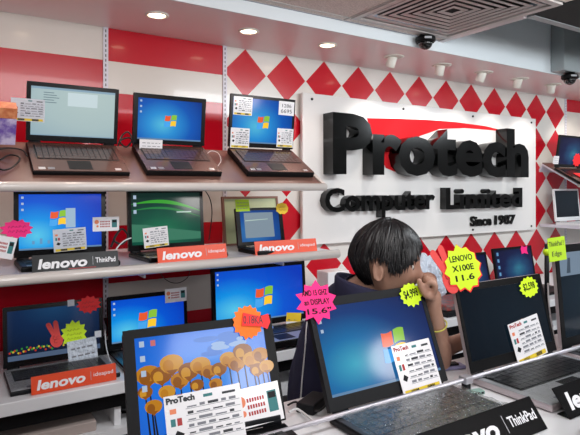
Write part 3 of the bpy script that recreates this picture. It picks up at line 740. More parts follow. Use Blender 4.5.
# front row
o = card(place('f1', 206, 420, -.012, rot=-1), .16, .115, 'large ProTech specification card on the flower wallpaper laptop', 'spec')
lettering('ProTech', -.076, -.018, .042, .054, -.0007, INK, o, 'heading', bold=.05)
b = MB(); b.poly([(-.054, .0562), (-.042, .0562), (-.042, .0572), (-.054, .0572)], -.0006, INKR); b.build('heading_mark', o)
card(place('f1', 258, 405, -.006, rot=-3), .108, .078, 'white promotional card with orange circles and teal picture on the flower wallpaper laptop', 'photo')
M = place('f1', 248, 322, -.006)
burst('starburst_label', M, .037, .038, 16, ORANGEF, 'orange round serrated label on the flower wallpaper laptop', 'price label', jag=.86)
M = place('f1', 256, 320, -.009, rot=6)
b = MB(); b.prism([(-.034, -.012), (.012, -.014), (.026, -.02), (.034, -.004), (.03, .014), (.022, .012), (.01, .008), (-.03, .016)], -.0004, .0004, REDF)
o = tag(b.build('fish_label', None, M), 'red fish shaped paper label across the orange serrated label', 'price label'); lettering('0.18KA', -.03, .016, -.008, .009, -.0005, INK, o)
M = place('f2', 317, 302, -.007, rot=-4)
burst('starburst_label', M, .06, .053, 10, PINK, 'large pink handwritten starburst on the top left corner of the laptop before the person', 'price label', ['AMD 15 GHZ', 'an DISPLAY', '15.6"'], jag=.72, seed=5, tr=6)
burst('starburst_label', place('f2', 411, 294.5, -.007, rot=-6), .043, .033, 14, LIME, 'lime starburst reading 4998 dollars over the top right corner of the laptop before the person', 'price label', ['$4,998'], jag=.84, tr=0, seed=7)
o = card(place('f2', 417, 367, -.008, rot=-1), .135, .125, 'ProTech specification card on the blue screen of the laptop before the person', 'spec')
lettering('ProTech', -.062, -.012, .047, .058, -.0007, INKR, o, 'heading', bold=.03)
hand_sign(place('f3', 448, 273, -.007, rot=-8), .072, 'large red paper victory hand on the top left corner of the dark screen laptop')
burst('starburst_label', place('f3', 463, 268, -.010, rot=-2), .078, .066, 12, LIME, 'large lime starburst reading X100E on the dark screen laptop', 'price label', ['LENOVO', 'X100E', '11.6'], jag=.84, seed=9, edge=REDF)
burst('starburst_label', place('f3', 529, 287, -.007, rot=-4), .048, .032, 14, LIME, 'small lime starburst price on the top right corner of the dark screen laptop', 'price label', ['$2,598'], jag=.85, seed=10)
o = card(place('f3', 528, 339, -.008, rot=-6), .15, .12, 'ProTech specification card on the dark switched off screen', 'spec')
lettering('ProTech', -.069, -.012, .045, .056, -.0007, INKR, o, 'heading', bold=.03)
o = card(place('f4', 557, 249, -.007, rot=-2), .095, .075, 'square lime sticky note reading ThinkPad Edge on the tallest laptop', 'none', m=LIMEG, name='sticky_note', cat='sticky note')
lettering('ThinkPad !', -.042, .038, .01, .026, -.0006, INK, o); lettering('Edge', -.03, .022, -.026, -.006, -.0006, INK, o)
burst('starburst_label', place('f2', 357, 441, -.16), .03, .024, 10, ORANGEF, 'orange starburst lying on the keyboard of the laptop before the person', 'price label') if False else None
# far ones
b = MB(); b.prism([(-.035, .01), (-.02, .03), (.01, .02), (.04, .025), (.03, -.005), (.04, -.03), (.0, -.02), (-.03, -.025)], -.0004, .0004, PINK)
tag(b.build('paper_flag', None, place('r1', 524, 250, -.006)), 'pink paper flag on the violet blue screen of the far worktop', 'paper flag')
burst('starburst_label', place('s1', 577, 160, -.01), .06, .055, 10, REDF, 'red starburst on the dark laptop of the far right slanted shelf', 'price label')
card(place('s1', 556, 160, -.008), .07, .06, 'small white card at the left foot of the far right slanted shelf laptop', 'note')
M = L['s1']['R'] @ Matrix.Translation((-.02, -.14, .0045)); b = MB(); b.box((-.07, -.04, 0), (.07, .04, .004), REDF, .001); tag(b.build('leaflet', None, M), 'red leaflet lying on the keyboard of the far right slanted shelf laptop', 'leaflet')

# brand plates
def plate(label, x0, x1, Y, z, h, tilt, m, word2, accent=None, yaw=0, w2=.27, back=None):
    w = x1-x0
    M = Matrix.Translation(((x0+x1)/2, Y, EYE+z+.001)) @ Matrix.Rotation(math.radians(yaw), 4, 'Z') @ Matrix.Rotation(math.radians(-tilt), 4, 'X')
    t = empty('brand_plate', M, label, 'brand plate', 'brand plates before the laptops')
    b = MB(); b.rbox(-w/2, w/2, 0, h, -.0015, .0015, .002, m); b.build('plate', t)
    # folded foot behind, carries the plate
    Mi = Matrix.Rotation(math.radians(tilt), 4, 'X')
    b = MB(); b.box((-w/2+.002, .002, 0), (w/2-.002, h*.45, .002), m, M=Mi); b.build('foot', t)
    lettering('lenovo', -w*.44, w*.12, h*.2, h*.76, -.0016, WTXT, t, bold=.035, shear=.15)
    b = MB(); b.box((w*.185, -.002, h*.25), (w*.19, -.0016, h*.75), GREYTXT); b.build('divider_line', t)
    lettering(word2, w*.22, w*(.22+w2*.9), h*.36, h*.66, -.0016, WTXT, t, name='small_lettering', bold=.02 if word2 == 'ThinkPad' else 0)
    if accent:
        b = MB(); b.box((-w*.1, -.002, h*.1), (w*.22, -.0016, h*.14), INKR); b.build('red_line', t)
plate('shiny black lenovo ThinkPad plate on the middle shelf', .24, .513, 1.905, -.275, .058, 14, BLACKPL, 'ThinkPad', accent=1)
plate('orange lenovo plate before the green screen laptop', .655, .945, 1.925, -.275, .056, 14, ORANGE, 'ideapad', yaw=5)
plate('orange lenovo plate before the netbook', 1.07, 1.37, 1.93, -.275, .056, 14, ORANGE, 'ideapad', yaw=-2)
plate('orange lenovo ideapad plate on the front edge of the lower worktop', .236, .502, 1.895, -.66, .056, 12, ORANGE, 'ideapad')
plate('black lenovo ThinkPad plate leaning in front of the laptop before the person', .745, 1.125, .705, -.533, .073, 38, BLACKPL, 'ThinkPad')
plate('black lenovo plate cut by the right edge of the view on the front counter', 1.214, 1.594, .705, -.533, .073, 38, BLACKPL, 'ThinkPad')

# ------------------------------------------------------------ small clutter
def cable(pts, r, m, label, cat='cable', k=6):
    b = MB(); b.tube(smoothpath(pts, k), r, m, 7); return tag(b.build('cable'), label, cat, None)
# board behind netbook
x0, x1 = 1.12, 1.43
M = Matrix.Translation(((x0+x1)/2, 2.33, EYE-.275)) @ Matrix.Rotation(math.radians(-8), 4, 'X')
t = empty('framed_board', M, 'pale green board in a thin brown frame behind the netbook', 'framed board')
b = MB(); W = (x1-x0)/2; bm_ = mat('brown wood frame', (140, 96, 78), .5)
for q in ((-W, -W+.01, 0, .235), (W-.01, W, 0, .235), (-W+.01, W-.01, 0, .01), (-W+.01, W-.01, .225, .235)): b.rbox(q[0], q[1], q[2], q[3], -.008, .008, 0, bm_)
b.build('frame', t)
b = MB(); b.box((-W+.0101, -.002, .0101), (W-.0101, .004, .2249), mat('pale green card', (196, 206, 158), .4)); b.build('panel', t)
# purple box top left
t = empty('product_box', Matrix.Translation((.17, 2.17, EYE+.165)) @ Matrix.Rotation(TH, 4, 'X'), 'small purple and orange box left of the pale screen laptop', 'box')
b = MB(); b.box((-.055, -.03, .001), (.045, .03, .1), mat('purple carton', (110, 84, 170), .4, noise=(25, (206, 196, 226))), .002); b.build('carton', t)
b = MB(); b.box((-.02, -.028, .1005), (.046, .028, .14), mat('orange carton', (222, 150, 104), .5, noise=(40, (196, 110, 70))), .002); b.build('lid', t)
# cables
ns = EYE
c = lambda px, py, Y: at(px, py, Y)
cable([c(0, 160, 2.1), c(10, 155, 2.1), c(20, 158, 2.08), c(14, 166, 2.05), c(4, 170, 2.02), c(-6, 166, 2.04)], .003, RUBBER, 'black power cable coiled at the left end of the top shelf')
cable([c(-4, 150, 2.15), c(8, 148, 2.15), c(22, 150, 2.14), c(27, 156, 2.1)], .003, RUBBER, 'black cable running behind the purple box')
cable([c(118, 146, 2.2), c(122, 136, 2.22), c(128, 132, 2.22), c(132, 140, 2.2), c(126, 147, 2.18), c(120, 141, 2.2), c(130, 138, 2.19), c(134, 147, 2.16)], .0035, RUBBER, 'tangled black cable between the left and middle top shelf laptops')
cable([c(206, 155, 2.14), c(211, 151, 2.16), c(218, 153, 2.15), c(221, 160, 2.1), c(218, 166, 2.06)], .0014, WCABLE, 'thin pale cable loop right of the middle laptop on the top shelf')
cable([c(111, 247, 2.1), c(116, 236, 2.12), c(122, 229, 2.14), c(128, 236, 2.12), c(122, 244, 2.1), c(114, 240, 2.1), c(118, 232, 2.12)], .004, RUBBER, 'tangled black cable between the blue and green screens on the middle shelf')
cable([c(113, 258, 2.0), c(117, 248, 2.03), c(124, 241, 2.08), c(131, 238, 2.1)], .0025, WCABLE, 'white cable beside the green screen laptop')
cable([c(204, 189, 2.42), c(210, 199, 2.42), c(212, 214, 2.42), c(209, 240, 2.4)], .0025, RUBBER, 'black cable hanging behind the green screen laptop')
cable([c(157, 254, 2.4), c(160, 272, 2.4), c(168, 281, 2.4), c(178, 283, 2.4), c(187, 278, 2.4), c(190, 270, 2.4), c(192, 254, 2.4)], .0018, RUBBER, 'thin cable looping below the middle shelf')
cable([c(106, 350, 2.3), c(104, 340, 2.3), c(108, 330, 2.3), c(105, 318, 2.3)], .007, RUBBER, 'black adapter cable beside the flower screen laptop')
cable([c(105, 330, 2.2), c(106, 345, 2.15), c(109, 358, 2.08), c(112, 364, 2.02)], .0022, WCABLE, 'white cable beside the flower screen laptop')
b = MB(); b.box((-.03, -.02, 0), (.03, .02, .05), BLACK, .006); p = at(107, 352, 2.2)
tag(b.build('power_adapter', None, Matrix.Translation((p.x, 2.22, CZ))), 'black power adapter between the flower screen laptop and its neighbour', 'power adapter')
# small white carton behind the person
M = Matrix.Translation((at(333, 290, 2.3).x, 2.3, CZ)); t = empty('white_carton', M, 'white carton on the lower worktop left of the seated person', 'box')
b = MB(); b.box((-.07, -.05, 0), (.07, .05, .225), PAPER, .004); b.build('carton', t); lettering('lenovo', -.03, .055, .165, .178, -.0505, INK, t)
# adapter and cables in the gap on front counter
p = at(312, 397, 1.07)
t = empty('power_adapter', Matrix.Translation((p.x+.01, 1.08, FZ)) @ Matrix.Rotation(.5, 4, 'Z'), 'black flat power adapter on the front counter between two laptops', 'power adapter')
b = MB(); b.box((-.045, -.024, .0), (.045, .024, .024), DKGREY, .004); b.build('case', t)
cable([at(289, 412, 1.06), at(296, 409, 1.07), at(302, 412, 1.05), at(311, 419, 1.0), at(318, 424, .975)], .003, WCABLE, 'white cable curling on the front counter beside the power adapter')
cable([at(288, 405, 1.1), at(296, 402, 1.12), at(305, 407, 1.08), at(318, 411, 1.03), at(326, 405, 1.04), at(330, 400, 1.06)], .0025, RUBBER, 'black cable curling on the front counter beside the power adapter')
cable([at(548, 283, 1.06), at(549, 305, 1.05), at(552, 325, 1.06), at(556, 350, 1.05)], .0025, WCABLE, 'pale cable hanging between the dark screen and the tallest laptop')
# gap between f2 and f3 : USB device + crumpled lilac paper
p = at(458, 372, 1.07)
b = MB(); b.box((-.04, -.018, 0), (.04, .018, .01), mat('lilac plastic', (150, 150, 190), .4), .003); b.box((-.02, -.012, .0105), (.02, .012, .016), BLACK, .002)
tag(b.build('usb_hub', None, Matrix.Translation((p.x, 1.095, FZ+.001)) @ Matrix.Rotation(-.3, 4, 'Z')), 'small lilac and black hub on the front counter left of the dark screen laptop', 'usb hub')
p = at(462, 383, .92)
b = MB(); b.box((-.026, -.012, 0), (.026, .012, .01), mat('grey green plastic', (130, 160, 150), .4), .003)
for k in range(4): b.box((-.02+k*.011, -.0125, .003), (-.013+k*.011, -.0118, .008), BLACK)
tag(b.build('card_reader', None, Matrix.Translation((1.155, .925, FZ+.001)) @ Matrix.Rotation(-.2, 4, 'Z')), 'grey green card reader between the two large front laptops', 'card reader')
# bottom right dish
p = at(588, 440, .66)
b = MB(); b.lathe([(.05, 0), (.085, .012), (.1, .03), (.102, .034), (.097, .033), (.08, .014), (.04, .006)], WHITE_L, 40, (0, 0, 0))
tag(b.build('dish', None, Matrix.Translation((1.215, .565, FZ+.0005))), 'white round dish at the bottom right corner', 'dish')
# far worktop clutter
def crumple(name, cx, cy, cz, sx, sy, sz, m, label, cat, seed):
    rnd = random.Random(seed); b = MB(); r = bmesh.ops.create_icosphere(b.bm, subdivisions=4, radius=1)
    from mathutils import noise
    for v in b.bm.verts:
        n = noise.noise(v.co*2.2+Vector((seed, 0, 0)))*.35+noise.noise(v.co*6+Vector((0, seed, 0)))*.12
        v.co = v.co*(1+n); v.co = Vector((v.co.x*sx, v.co.y*sy, max(v.co.z*sz, -sz*.85)+sz*.85))
    b._set(list(b.bm.faces), m); return tag(b.build(name, None, Matrix.Translation((cx, cy, cz))), label, cat)
p = at(437, 285, 2.05); BAGM = mat('silver plastic bag', (196, 206, 220), .22, coat=.6, bump=(18, 1, .03))
crumple('plastic_bag', p.x, 2.15, CZ, .11, .09, .155, BAGM, 'crumpled pale silver plastic bag behind the raised hand', 'bag', 4)
b = MB(); b.box((-.17, -.11, 0), (.17, .11, .03), DKGREY, .004); b.box((-.165, -.105, .0305), (.165, .105, .06), mat('red packet', (150, 66, 60), .4, noise=(40, (90, 90, 92))), .006)
tag(b.build('accessory_stack', None, Matrix.Translation((at(447, 305, 1.99).x+.06, 2.0, CZ))), 'grey case with red packets on the far worktop before the plastic bag', 'accessories')
# inside lower shelf
t = empty('document_case', Matrix.Translation((2.6, 2.0, CZ-.165)), 'black case with red trim lying under the far worktop', 'case')
b = MB(); b.box((-.16, -.11, .03), (.16, .11, .1), BLACK, .01); b.build('shell', t)
b = MB(); b.box((-.16, -.115, .001), (.16, .11, .028), mat('dark red trim', (140, 40, 30), .4), .006); b.build('trim_band', t)
b = MB(); b.box((-.2, -.12, 0), (.16, .12, .035), mat('grey carton', (170, 156, 150), .6), .004)
tag(b.build('carton', None, Matrix.Translation((.28, 2.03, CZ-.165))), 'grey carton stored under the lower worktop', 'box')
crumple('bag', .62, 2.0, CZ-.165, .1, .06, .05, BLACK, 'black bag stored under the lower worktop', 'bag', 8)
# holder behind far-right: yellow ball and stick
t = empty('marker_pen', Matrix.Translation((at(539, 262, 1.16).x, 1.13, FZ)), 'tall pen with round yellow head between the dark screen and tallest laptop', 'pen')
b = MB(); b.tube([(0, 0, 0), (0, 0, .335)], .008, DKGREY, 10); b.build('shaft', t)
zt = at(538.5, 253, 1.13).z-FZ
b = MB(); bmesh.ops.create_uvsphere(b.bm, u_segments=16, v_segments=10, radius=.014, matrix=Matrix.Translation((0, 0, zt))); b._set(list(b.bm.faces), LIME); b.build('round_head', t, smooth=True)

# ------------------------------------------------------------ person
def skin_obj(nodes, edges, root, sub=2):
    me = bpy.data.meshes.new('s'); me.from_pydata([n[0] for n in nodes], edges, [])
    o = bpy.data.objects.new('s', me); COL.objects.link(o)
    m = o.modifiers.new('k', 'SKIN'); m.use_smooth_shade = True
    for i, n in enumerate(nodes):
        v = me.skin_vertices[0].data[i]; r = n[1]; v.radius = (r, r) if isinstance(r, (int, float)) else r; v.use_root = (i == root)
    s = o.modifiers.new('s', 'SUBSURF'); s.levels = s.render_levels = sub
    dg = bpy.context.evaluated_depsgraph_get(); out = bpy.data.meshes.new_from_object(o.evaluated_get(dg)); bpy.data.objects.remove(o)
    return out
def joined(name, meshes, m, voxel=None, parent=None, smooth_it=2):
    bm = bmesh.new()
    for me in meshes: bm.from_mesh(me)
    bmesh.ops.recalc_face_normals(bm, faces=bm.faces)
    me = bpy.data.meshes.new(name); bm.to_mesh(me); bm.free(); me.materials.clear(); me.materials.append(m)
    o = bpy.data.objects.new(name, me); COL.objects.link(o)
    if voxel:
        r = o.modifiers.new('r', 'REMESH'); r.mode = 'VOXEL'; r.voxel_size = voxel; r.use_smooth_shade = True
        if smooth_it:
            sm = o.modifiers.new('m', 'SMOOTH'); sm.iterations = smooth_it; sm.factor = .5
        dg = bpy.context.evaluated_depsgraph_get(); me2 = bpy.data.meshes.new_from_object(o.evaluated_get(dg)); o.modifiers.clear(); o.data = me2
        me2.materials.clear(); me2.materials.append(m)
        bm = bmesh.new(); bm.from_mesh(me2); seen = set(); isl = []
        for v in bm.verts:
            if v in seen: continue
            st_ = [v]; seen.add(v); cur = []
            while st_:
                q = st_.pop(); cur.append(q)
                for e in q.link_edges:
                    w_ = e.other_vert(q)
                    if w_ not in seen: seen.add(w_); st_.append(w_)
            isl.append(cur)
        isl.sort(key=len); print('ISL', name, [len(c_) for c_ in isl][-6:]); bmesh.ops.delete(bm, geom=[v for c_ in isl[:-1] if len(c_) < 300 for v in c_], context='VERTS'); bm.to_mesh(me2); bm.free()
    for p in o.data.polygons: p.use_smooth = True
    o.data.name = name
    if parent: o.parent = parent; o.matrix_parent_inverse = parent.matrix_world.inverted()
    return o
HC = deep(386, 264, 1.56)        # head centre
fa = math.radians(-12); facing = (RGT*math.cos(fa)+FWD*math.sin(fa)).normalized(); fa2 = math.radians(-8)
left = Vector((-facing.y, facing.x, 0))
HX = (facing*math.cos(fa2)+Vector((0, 0, math.sin(fa2)))).normalized(); HZ = HX.cross(left).normalized()
HM = Matrix(((HX.x, left.x, HZ.x, HC.x), (HX.y, left.y, HZ.y, HC.y), (HX.z, left.z, HZ.z, HC.z), (0, 0, 0, 1)))
def g(p, c, s): return math.exp(-((p-Vector(c)).length/s)**2)
def head_mesh():
    bm = bmesh.new(); bmesh.ops.create_uvsphere(bm, u_segments=64, v_segments=48, radius=1)
    for v in bm.verts:
        d = v.co.copy()
        x, y, z = d.x*.097, d.y*.074, d.z*.116
        if z < 0:
            t = -z/.116
            y *= 1-.30*t*(1 if x > 0 else .8); x = x*(1-.12*t)+(.012*t if x > 0 else .035*t)
        if x > 0.03: x = .03+(x-.03)*.88        # flatter face
        p = Vector((x, y, z))
        # brow, nose, lips, chin, sockets, cheeks
        k = 0
        if x > .02:
            p.x += .006*g(p, (.085, 0, .028), .03)
            for s in (-1, 1): p.x -= .010*g(p, (.085, s*.031, .008), .016); p += Vector((.004, s*.003, 0))*g(p, (.07, s*.045, -.02), .025)
            p.x += .026*g(Vector((0, p.y*1.4, p.z)), (0, 0, -.026), .013)+.012*g(Vector((0, p.y*1.6, p.z)), (0, 0, -.008), .018)
            p.x += .008*g(Vector((0, p.y*.7, p.z)), (0, 0, -.056), .009)-.004*g(Vector((0, p.y*.6, p.z)), (0, 0, -.0635), .004)+.008*g(Vector((0, p.y*.7, p.z)), (0, 0, -.071), .008)
            p.x += .010*g(Vector((0, p.y*.8, p.z)), (0, 0, -.1), .018)
        v.co = HM @ p
    me = bpy.data.meshes.new('h'); bm.to_mesh(me); bm.free(); return me
def h(x, y, z): return HM @ Vector((x, y, z))
def ear_mesh(s):
    b = MB()
    pts = [h(-.018+.012*math.cos(a)-.004*math.sin(a), s*(.072+.005), -.014+.025*math.sin(a)) for a in [2*PI*k/16 for k in range(17)]]
    b.tube(pts, [.0045]*17, SKIN, 8)
    q = [h(-.018, s*.07, -.014+z) for z in (-.02, -.008, .008, .02)]; b.tube(q, [.006, .009, .009, .006], SKIN, 8)
    me = bpy.data.meshes.new('e'); b.bm.to_mesh(me); b.bm.free(); return me
C7 = deep(347, 297, 1.64)
shR = deep(335, 318, 1.53); shL = deep(362, 318, 1.86)
elR = deep(445, 364, 1.60); wrR = deep(433, 309, 1.52)
chest = deep(335, 345, 1.69); belly = deep(326, 400, 1.72); pelvis = deep(318, 455, 1.76); pelvis.z = .66
palm = deep(433, 289, 1.51)
hipR = pelvis+left*-.09; hipL = pelvis+left*.09
ld = V(.97, .24, 0); lp = V(-.24, .97, 0)
kR = pelvis-lp*.12+ld*.40+V(0, 0, -.02); kL = pelvis+lp*.14+ld*.40+V(0, 0, -.02)
aR = kR+ld*-.06; aR.z = .09; aL = kL+ld*-.06; aL.z = .09
elL = deep(425, 356, 1.86); wrL = deep(478, 352, 1.74); wrL.z = max(wrL.z, 1.03)
nodes = [(pelvis, (.14, .11)), (belly, (.13, .11)), (chest, (.15, .115)), (C7, .06), (h(-.03, 0, -.075), .05), (h(-.005, 0, -.03), .055),
         (shR, .055), ((shR+elR)/2, .045), (elR, .031), ((elR*.6+wrR*.4), .03), (wrR, .0235), (palm, .026),
         (shL, .055), ((shL+elL)/2, .045), (elL, .036), ((elL*.6+wrL*.4), .034), (wrL, .024), (wrL+(wrL-elL).normalized()*.07, .03),
         (hipR, .085), ((hipR+kR)/2, .078), (kR, .055), ((kR*.6+aR*.4), .05), (aR, .035), (aR+ld*.13+V(0, 0, -.05), .032),
         (hipL, .085), ((hipL+kL)/2, .078), (kL, .055), ((kL*.6+aL*.4), .05), (aL, .035), (aL+ld*.13+V(0, 0, -.05), .032)]
edges = [(0, 1), (1, 2), (2, 3), (3, 4), (4, 5), (2, 6), (6, 7), (7, 8), (8, 9), (9, 10), (10, 11), (2, 12), (12, 13), (13, 14), (14, 15), (15, 16), (16, 17),
         (0, 18), (18, 19), (19, 20), (20, 21), (21, 22), (22, 23), (0, 24), (24, 25), (25, 26), (26, 27), (27, 28), (28, 29)]
body = skin_obj(nodes, edges, 0)
# raised right hand: knuckles rest against the mouth, fingers curled back to the palm
up = (palm-wrR).normalized(); toface = (-RGT*.75+FWD*.15).normalized(); acr = up.cross(toface).normalized()
fingers = []
def chain(pts, rs):
    return skin_obj([(p, r) for p, r in zip(pts, rs)], [(i, i+1) for i in range(len(pts)-1)], 0, 1)
for k in range(4):
    o_ = acr*(k-1.5)*.019; L1, L2, L3 = ((.03, .021, .015), (.033, .024, .016), (.031, .022, .015), (.026, .018, .013))[k]
    base = palm+o_*.8-up*.01; kn = palm+o_+up*.026-toface*.006
    p2 = kn+up*L1*.3+toface*L1*.85; p4 = palm+o_*.9+toface*.019+up*.002; p3 = p2-up*L2*.8+toface*.001
    fingers.append(chain([base, kn, p2, p3, p4], [.0105, .0105, .0092, .0083, .0068]))
tb0 = palm+acr*.02-up*.018; t1 = tb0+toface*.022+acr*.014+up*.012; t2 = t1+toface*.014+up*.026; t3 = t2+up*.024+toface*.004
fingers.append(chain([palm-up*.01, tb0, t1, t2, t3], [.013, .013, .011, .0098, .008]))
# other hand lies on its side behind the laptops
pl = wrL+(wrL-elL).normalized()*.06; dl = (wrL-elL).normalized(); al = dl.cross(V(0, 0, 1)).normalized()
for k in range(4):
    b0 = pl+al*(k-1.5)*.019; ln = (.07, .08, .075, .06)[k]
    fingers.append(chain([b0, b0+dl*.035, b0+dl*(.035+ln*.5)+V(0, 0, .004), b0+dl*(.035+ln*.95)-V(0, 0, .012)], [.011, .0105, .009, .007]))
fingers.append(chain([pl-dl*.02, pl-al*.03+dl*.01, pl-al*.045+dl*.035, pl-al*.045+dl*.06], [.013, .012, .01, .008]))
per = joined('person', [body, head_mesh(), ear_mesh(-1), ear_mesh(1)]+fingers, SKIN, .0042, smooth_it=3)
tag(per, 'seated person in navy jacket with short black hair resting chin on raised hand', 'person')
# jacket: the cloth follows the body
segs = [(pelvis, belly, .12, 1), (belly, chest, .12, 1), (chest, C7, .08, 1), (chest, shR, .08, 1), (shR, elR, .045, 1), (chest, shL, .08, 1), (shL, elL, .045, 1),
        (C7, h(-.03, 0, -.075), .05, 0), (h(-.03, 0, -.075), h(0, 0, .05), .08, 0), (elR, wrR, .03, 0), (elL, wrL, .03, 0), (wrR, palm, .03, 0), (wrL, pl, .03, 0),
        (hipR, kR, .07, 0), (hipL, kL, .07, 0), (kR, aR, .05, 0), (kL, aL, .05, 0)]
def cloth_here(p):
    best = None
    for a_, b2, r_, on in segs:
        ab = b2-a_; t_ = max(0, min(1, (p-a_).dot(ab)/ab.length_squared)); d_ = (p-a_-ab*t_).length-r_
        if best is None or d_ < best[0]: best = (d_, on, a_, t_)
    return best[1] == 1 and not (best[2] in (shR, shL) and best[3] > .9)
bm = bmesh.new(); bm.from_mesh(per.data)
bmesh.ops.delete(bm, geom=[f for f in bm.faces if not cloth_here(f.calc_center_median())], context='FACES')
bm.normal_update()
for v in bm.verts:
    n_ = noise.noise(v.co*9)*.004+noise.noise(v.co*22+Vector((3, 1, 0)))*.0025
    v.co = v.co+v.normal*(.011+n_)
bmesh.ops.decimate if False else None
cc = h(-.05, 0, -.092); ring = []
for k in range(33):
    a_ = 2*PI*k/32; ring.append(cc+facing*(.070*math.cos(a_)-.004)+left*.066*math.sin(a_)+V(0, 0, .012-.022*math.cos(a_)))
mbc = MB(); mbc.bm.free(); mbc.bm = bm; mbc.mi(NAVY)
jacket = mbc.build('jacket', per, smooth=True); jacket.matrix_parent_inverse = per.matrix_world.inverted(); jacket['label'] = 'navy jacket with raised collar'
# raised collar: a standing band, folded over
mc = MB(); prof = [(.004, -.035), (.002, -.01), (0, .014), (-.006, .02), (-.012, .012), (-.013, -.012), (-.014, -.035)]
R_ = []
for k in range(32):
    p = ring[k]; out = (p-cc); out.z = 0; out.normalize()
    R_.append([mc.bm.verts.new(p-out*q[0]+V(0, 0, q[1])) for q in prof])
for k in range(32):
    for j in range(len(prof)-1): mc._set([mc.bm.faces.new([R_[k][j], R_[(k+1) % 32][j], R_[(k+1) % 32][j+1], R_[k][j+1]])], NAVY)
cl = mc.build('collar', jacket, smooth=True)
tr = [(pelvis, (.15, .12)), (hipR, .095), ((hipR+kR)/2, .088), (kR, .068), ((kR*.6+aR*.4), .062), (aR, .058), (hipL, .095), ((hipL+kL)/2, .088), (kL, .068), ((kL*.6+aL*.4), .062), (aL, .058)]
joined('trousers', [skin_obj(tr, [(0, 1), (1, 2), (2, 3), (3, 4), (4, 5), (0, 6), (6, 7), (7, 8), (8, 9), (9, 10)], 0)], TROUSER, .012, per)
for a in (aR, aL):
    joined('shoe', [skin_obj([(a+V(0, 0, -.04), .05), (a+ld*.07+V(0, 0, -.05), .045), (a+ld*.15+V(0, 0, -.055), .038)], [(0, 1), (1, 2)], 0)], BLACK, .008, per)
# piping on the jacket, laid on the cloth
bv = BVHTree.FromObject(jacket, bpy.context.evaluated_depsgraph_get()); eye = Vector((0, 0, EYE))
pp = []
for (px, py) in ((307, 322), (306, 335), (305, 350), (303.5, 365), (302, 380), (301, 394), (300, 405)):
    d = ray(px, py).normalized(); hh = bv.ray_cast(eye, d)
    if hh[0]: pp.append(hh[0]-d*.002)
if len(pp) > 2:
    b = MB(); b.tube(smoothpath(pp, 4), .0022, WCABLE, 6); o = b.build('piping', per); o.matrix_parent_inverse = per.matrix_world.inverted(); o['label'] = 'white piping line down the jacket'
# bracelet
ax = (wrR-elR).normalized(); bc = elR*.28+wrR*.72; e1 = ax.cross(FWD).normalized(); e2 = ax.cross(e1)
b = MB(); b.tube([bc+(e1*math.cos(2*PI*k/20)+e2*math.sin(2*PI*k/20))*.029 for k in range(21)], .0022, mat('yellow cord', (206, 200, 90), .5), 6); tag(b.build('bracelet', per), 'thin yellow cord bracelet')
# hair
from mathutils import noise
def hair():
    bm = bmesh.new(); bmesh.ops.create_uvsphere(bm, u_segments=120, v_segments=90, radius=1)
    dele = []
    for v in bm.verts:
        d = v.co.copy()
        x, y, z = d.x*.108, d.y*.086, d.z*.121
        if z < 0: t = -z/.121; y *= 1-.16*t; x = x*(1-.3*t)+.022*t
        th = math.atan2(d.y, d.x)
        n = noise.noise(Vector((math.sin(th)*9, math.cos(th)*9, d.z*1.2)))*.007+noise.noise(Vector((math.sin(th)*26, math.cos(th)*26, d.z*2.0)))*.004
        k = 1+n/.1*.9
        p = Vector((x*k-.002, y*k, z*k+.008))
        # hairline: fringe over forehead, round the ear, nape
        ang = abs(th)
        if ang < .3: lim = .066
        elif ang < 1.15: lim = .066-.08*(ang-.3)/.85
        elif ang < 1.5: lim = -.018
        elif ang < 1.98: lim = .012
        else: lim = -.07
        lim += .008*noise.noise(Vector((th*14, 0, 0)))
        if z < lim: dele.append(v)
        v.co = HM @ p
    bmesh.ops.delete(bm, geom=dele, context='VERTS')
    rnd = random.Random(5)
    b = MB(); b.bm.free(); b.bm = bm; b.mi(HAIR); 
    for f in bm.faces: f.material_index = 0; f.smooth = True
    # locks
    for k in range(1500):
        th = rnd.uniform(-PI, PI); at_ = abs(th)
        e0 = .55-.1*at_/.3 if at_ < .3 else (.45-.6*(at_-.3)/.85 if at_ < 1.15 else (-.2 if at_ < 1.5 else (-.0 if at_ < 1.98 else -.56)))
        e0 += rnd.uniform(-.05, .07)
        ph = rnd.uniform(e0+.15, 1.45); end = max(ph-rnd.uniform(.35, .6), e0)
        pts = []; sw = rnd.uniform(-.03, .03)
        for j in range(6):
            q = ph+(end-ph)*j/5; rr = 1.0+.006*math.sin(j*.6)+rnd.uniform(-.002, .002)
            d = Vector((math.cos(q)*math.cos(th+j*sw*.4), math.cos(q)*math.sin(th+j*sw*.4), math.sin(q)))
            zz = d.z*.121; x, y = d.x*.109, d.y*.087
            if zz < 0: t_ = -zz/.121; y *= 1-.12*t_; x = x*(1-.3*t_)+.022*t_
            pts.append(HM @ Vector((x*rr-.002, y*rr, zz*rr+.008)))
        b.tube(pts, [.001, .0017, .0019, .0017, .0012, .0004], HAIR, 4)
    o = b.build('hair', per); o.matrix_parent_inverse = per.matrix_world.inverted(); return o
hair()
for s in (-1, 1):
    b = MB(); bmesh.ops.create_uvsphere(b.bm, u_segments=16, v_segments=12, radius=.0115, matrix=Matrix.Translation(h(.066, s*.031, .007))); b._set(list(b.bm.faces), mat('eye white', (225, 222, 215), .2)); e = b.build('eye', per, smooth=True)
    b = MB(); bmesh.ops.create_uvsphere(b.bm, u_segments=12, v_segments=8, radius=.006, matrix=Matrix.Translation(h(.0725, s*.031, .005))); b._set(list(b.bm.faces), BLACKG); b.build('iris', e, smooth=True)
    b = MB(); b.tube([h(.086-.004*abs(k-2), s*(.016+.009*k), .027+.003*math.sin(k*.8)) for k in range(5)], [.0012, .0026, .003, .0024, .001], HAIR, 6); b.build('eyebrow', per)
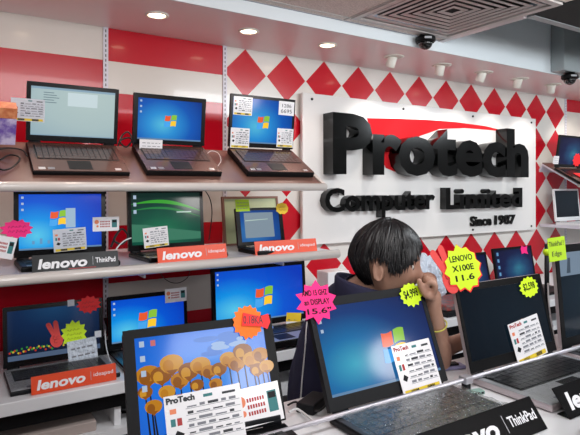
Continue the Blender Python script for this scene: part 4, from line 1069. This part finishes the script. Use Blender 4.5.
# stool
st = Matrix.Translation((pelvis.x, pelvis.y, 0)); t = empty('stool', st, 'round black stool under the seated person', 'stool')
b = MB(); b.lathe([(.05, .5), (.17, .505), (.18, .52), (.17, .535), (.02, .54)], BLACK); b.build('seat', t)
b = MB(); b.lathe([(.03, .02), (.03, .5)], METAL); b.build('column', t)
b = MB(); b.lathe([(.2, 0), (.2, .012), (.04, .025)], METAL); b.build('base', t)

# ------------------------------------------------------------ general lamps of the shop, then added fill lights
def area(loc, sx, sy, power, col, aim=None):
    l = bpy.data.lights.new('fluorescent', 'AREA'); l.shape = 'RECTANGLE'; l.size = sx; l.size_y = sy; l.energy = power; l.color = col
    o = bpy.data.objects.new('ceiling_lamp', l); COL.objects.link(o); o.location = loc
    if aim: o.rotation_euler = (Vector(aim)-Vector(loc)).to_track_quat('-Z', 'Y').to_euler()
area((.5, .55, EYE+.74), 1.2, .25, 10, (1, .96, .95), (.8, 2.3, EYE-.3))
area((2.2, .55, EYE+.74), 1.2, .25, 18, (.9, .96, 1.0), (2.5, 2.3, EYE-.3))
area((1.4, -1.6, EYE+.9), 1.2, .6, 30, (.9, .96, 1.0))
area((4.2, .6, EYE+.74), 1.0, .3, 16, (.88, .95, 1.0), (4.0, 2.4, EYE-.2))
for x in (-.4, 1.2, 2.8):      # invented fill lights behind the viewer, added to brighten the ceiling
    l = bpy.data.lights.new('fill_point', 'POINT'); l.energy = 18; l.shadow_soft_size = .15; l.color = (1, .95, .93)
    o = bpy.data.objects.new('fill_light', l); COL.objects.link(o); o.location = (x, -1.0, EYE+.35)
w = bpy.data.worlds.new('w'); SC.world = w; w.use_nodes = True
w.node_tree.nodes['Background'].inputs[0].default_value = (.8, .85, 1, 1); w.node_tree.nodes['Background'].inputs[1].default_value = .25

cam = bpy.data.cameras.new('camera'); co = bpy.data.objects.new('camera', cam); COL.objects.link(co)
co.location = (0, 0, EYE); co.rotation_euler = (PI/2, 0, ALPHA-PI/2)
cam.sensor_width = 36; cam.lens = F/580*36; cam.shift_y = -(217.5-HY)/580; cam.clip_start = .02
SC.camera = co
vs = SC.view_settings; vs.view_transform = 'Standard'; vs.look = 'None'; vs.exposure = .12; vs.gamma = 1
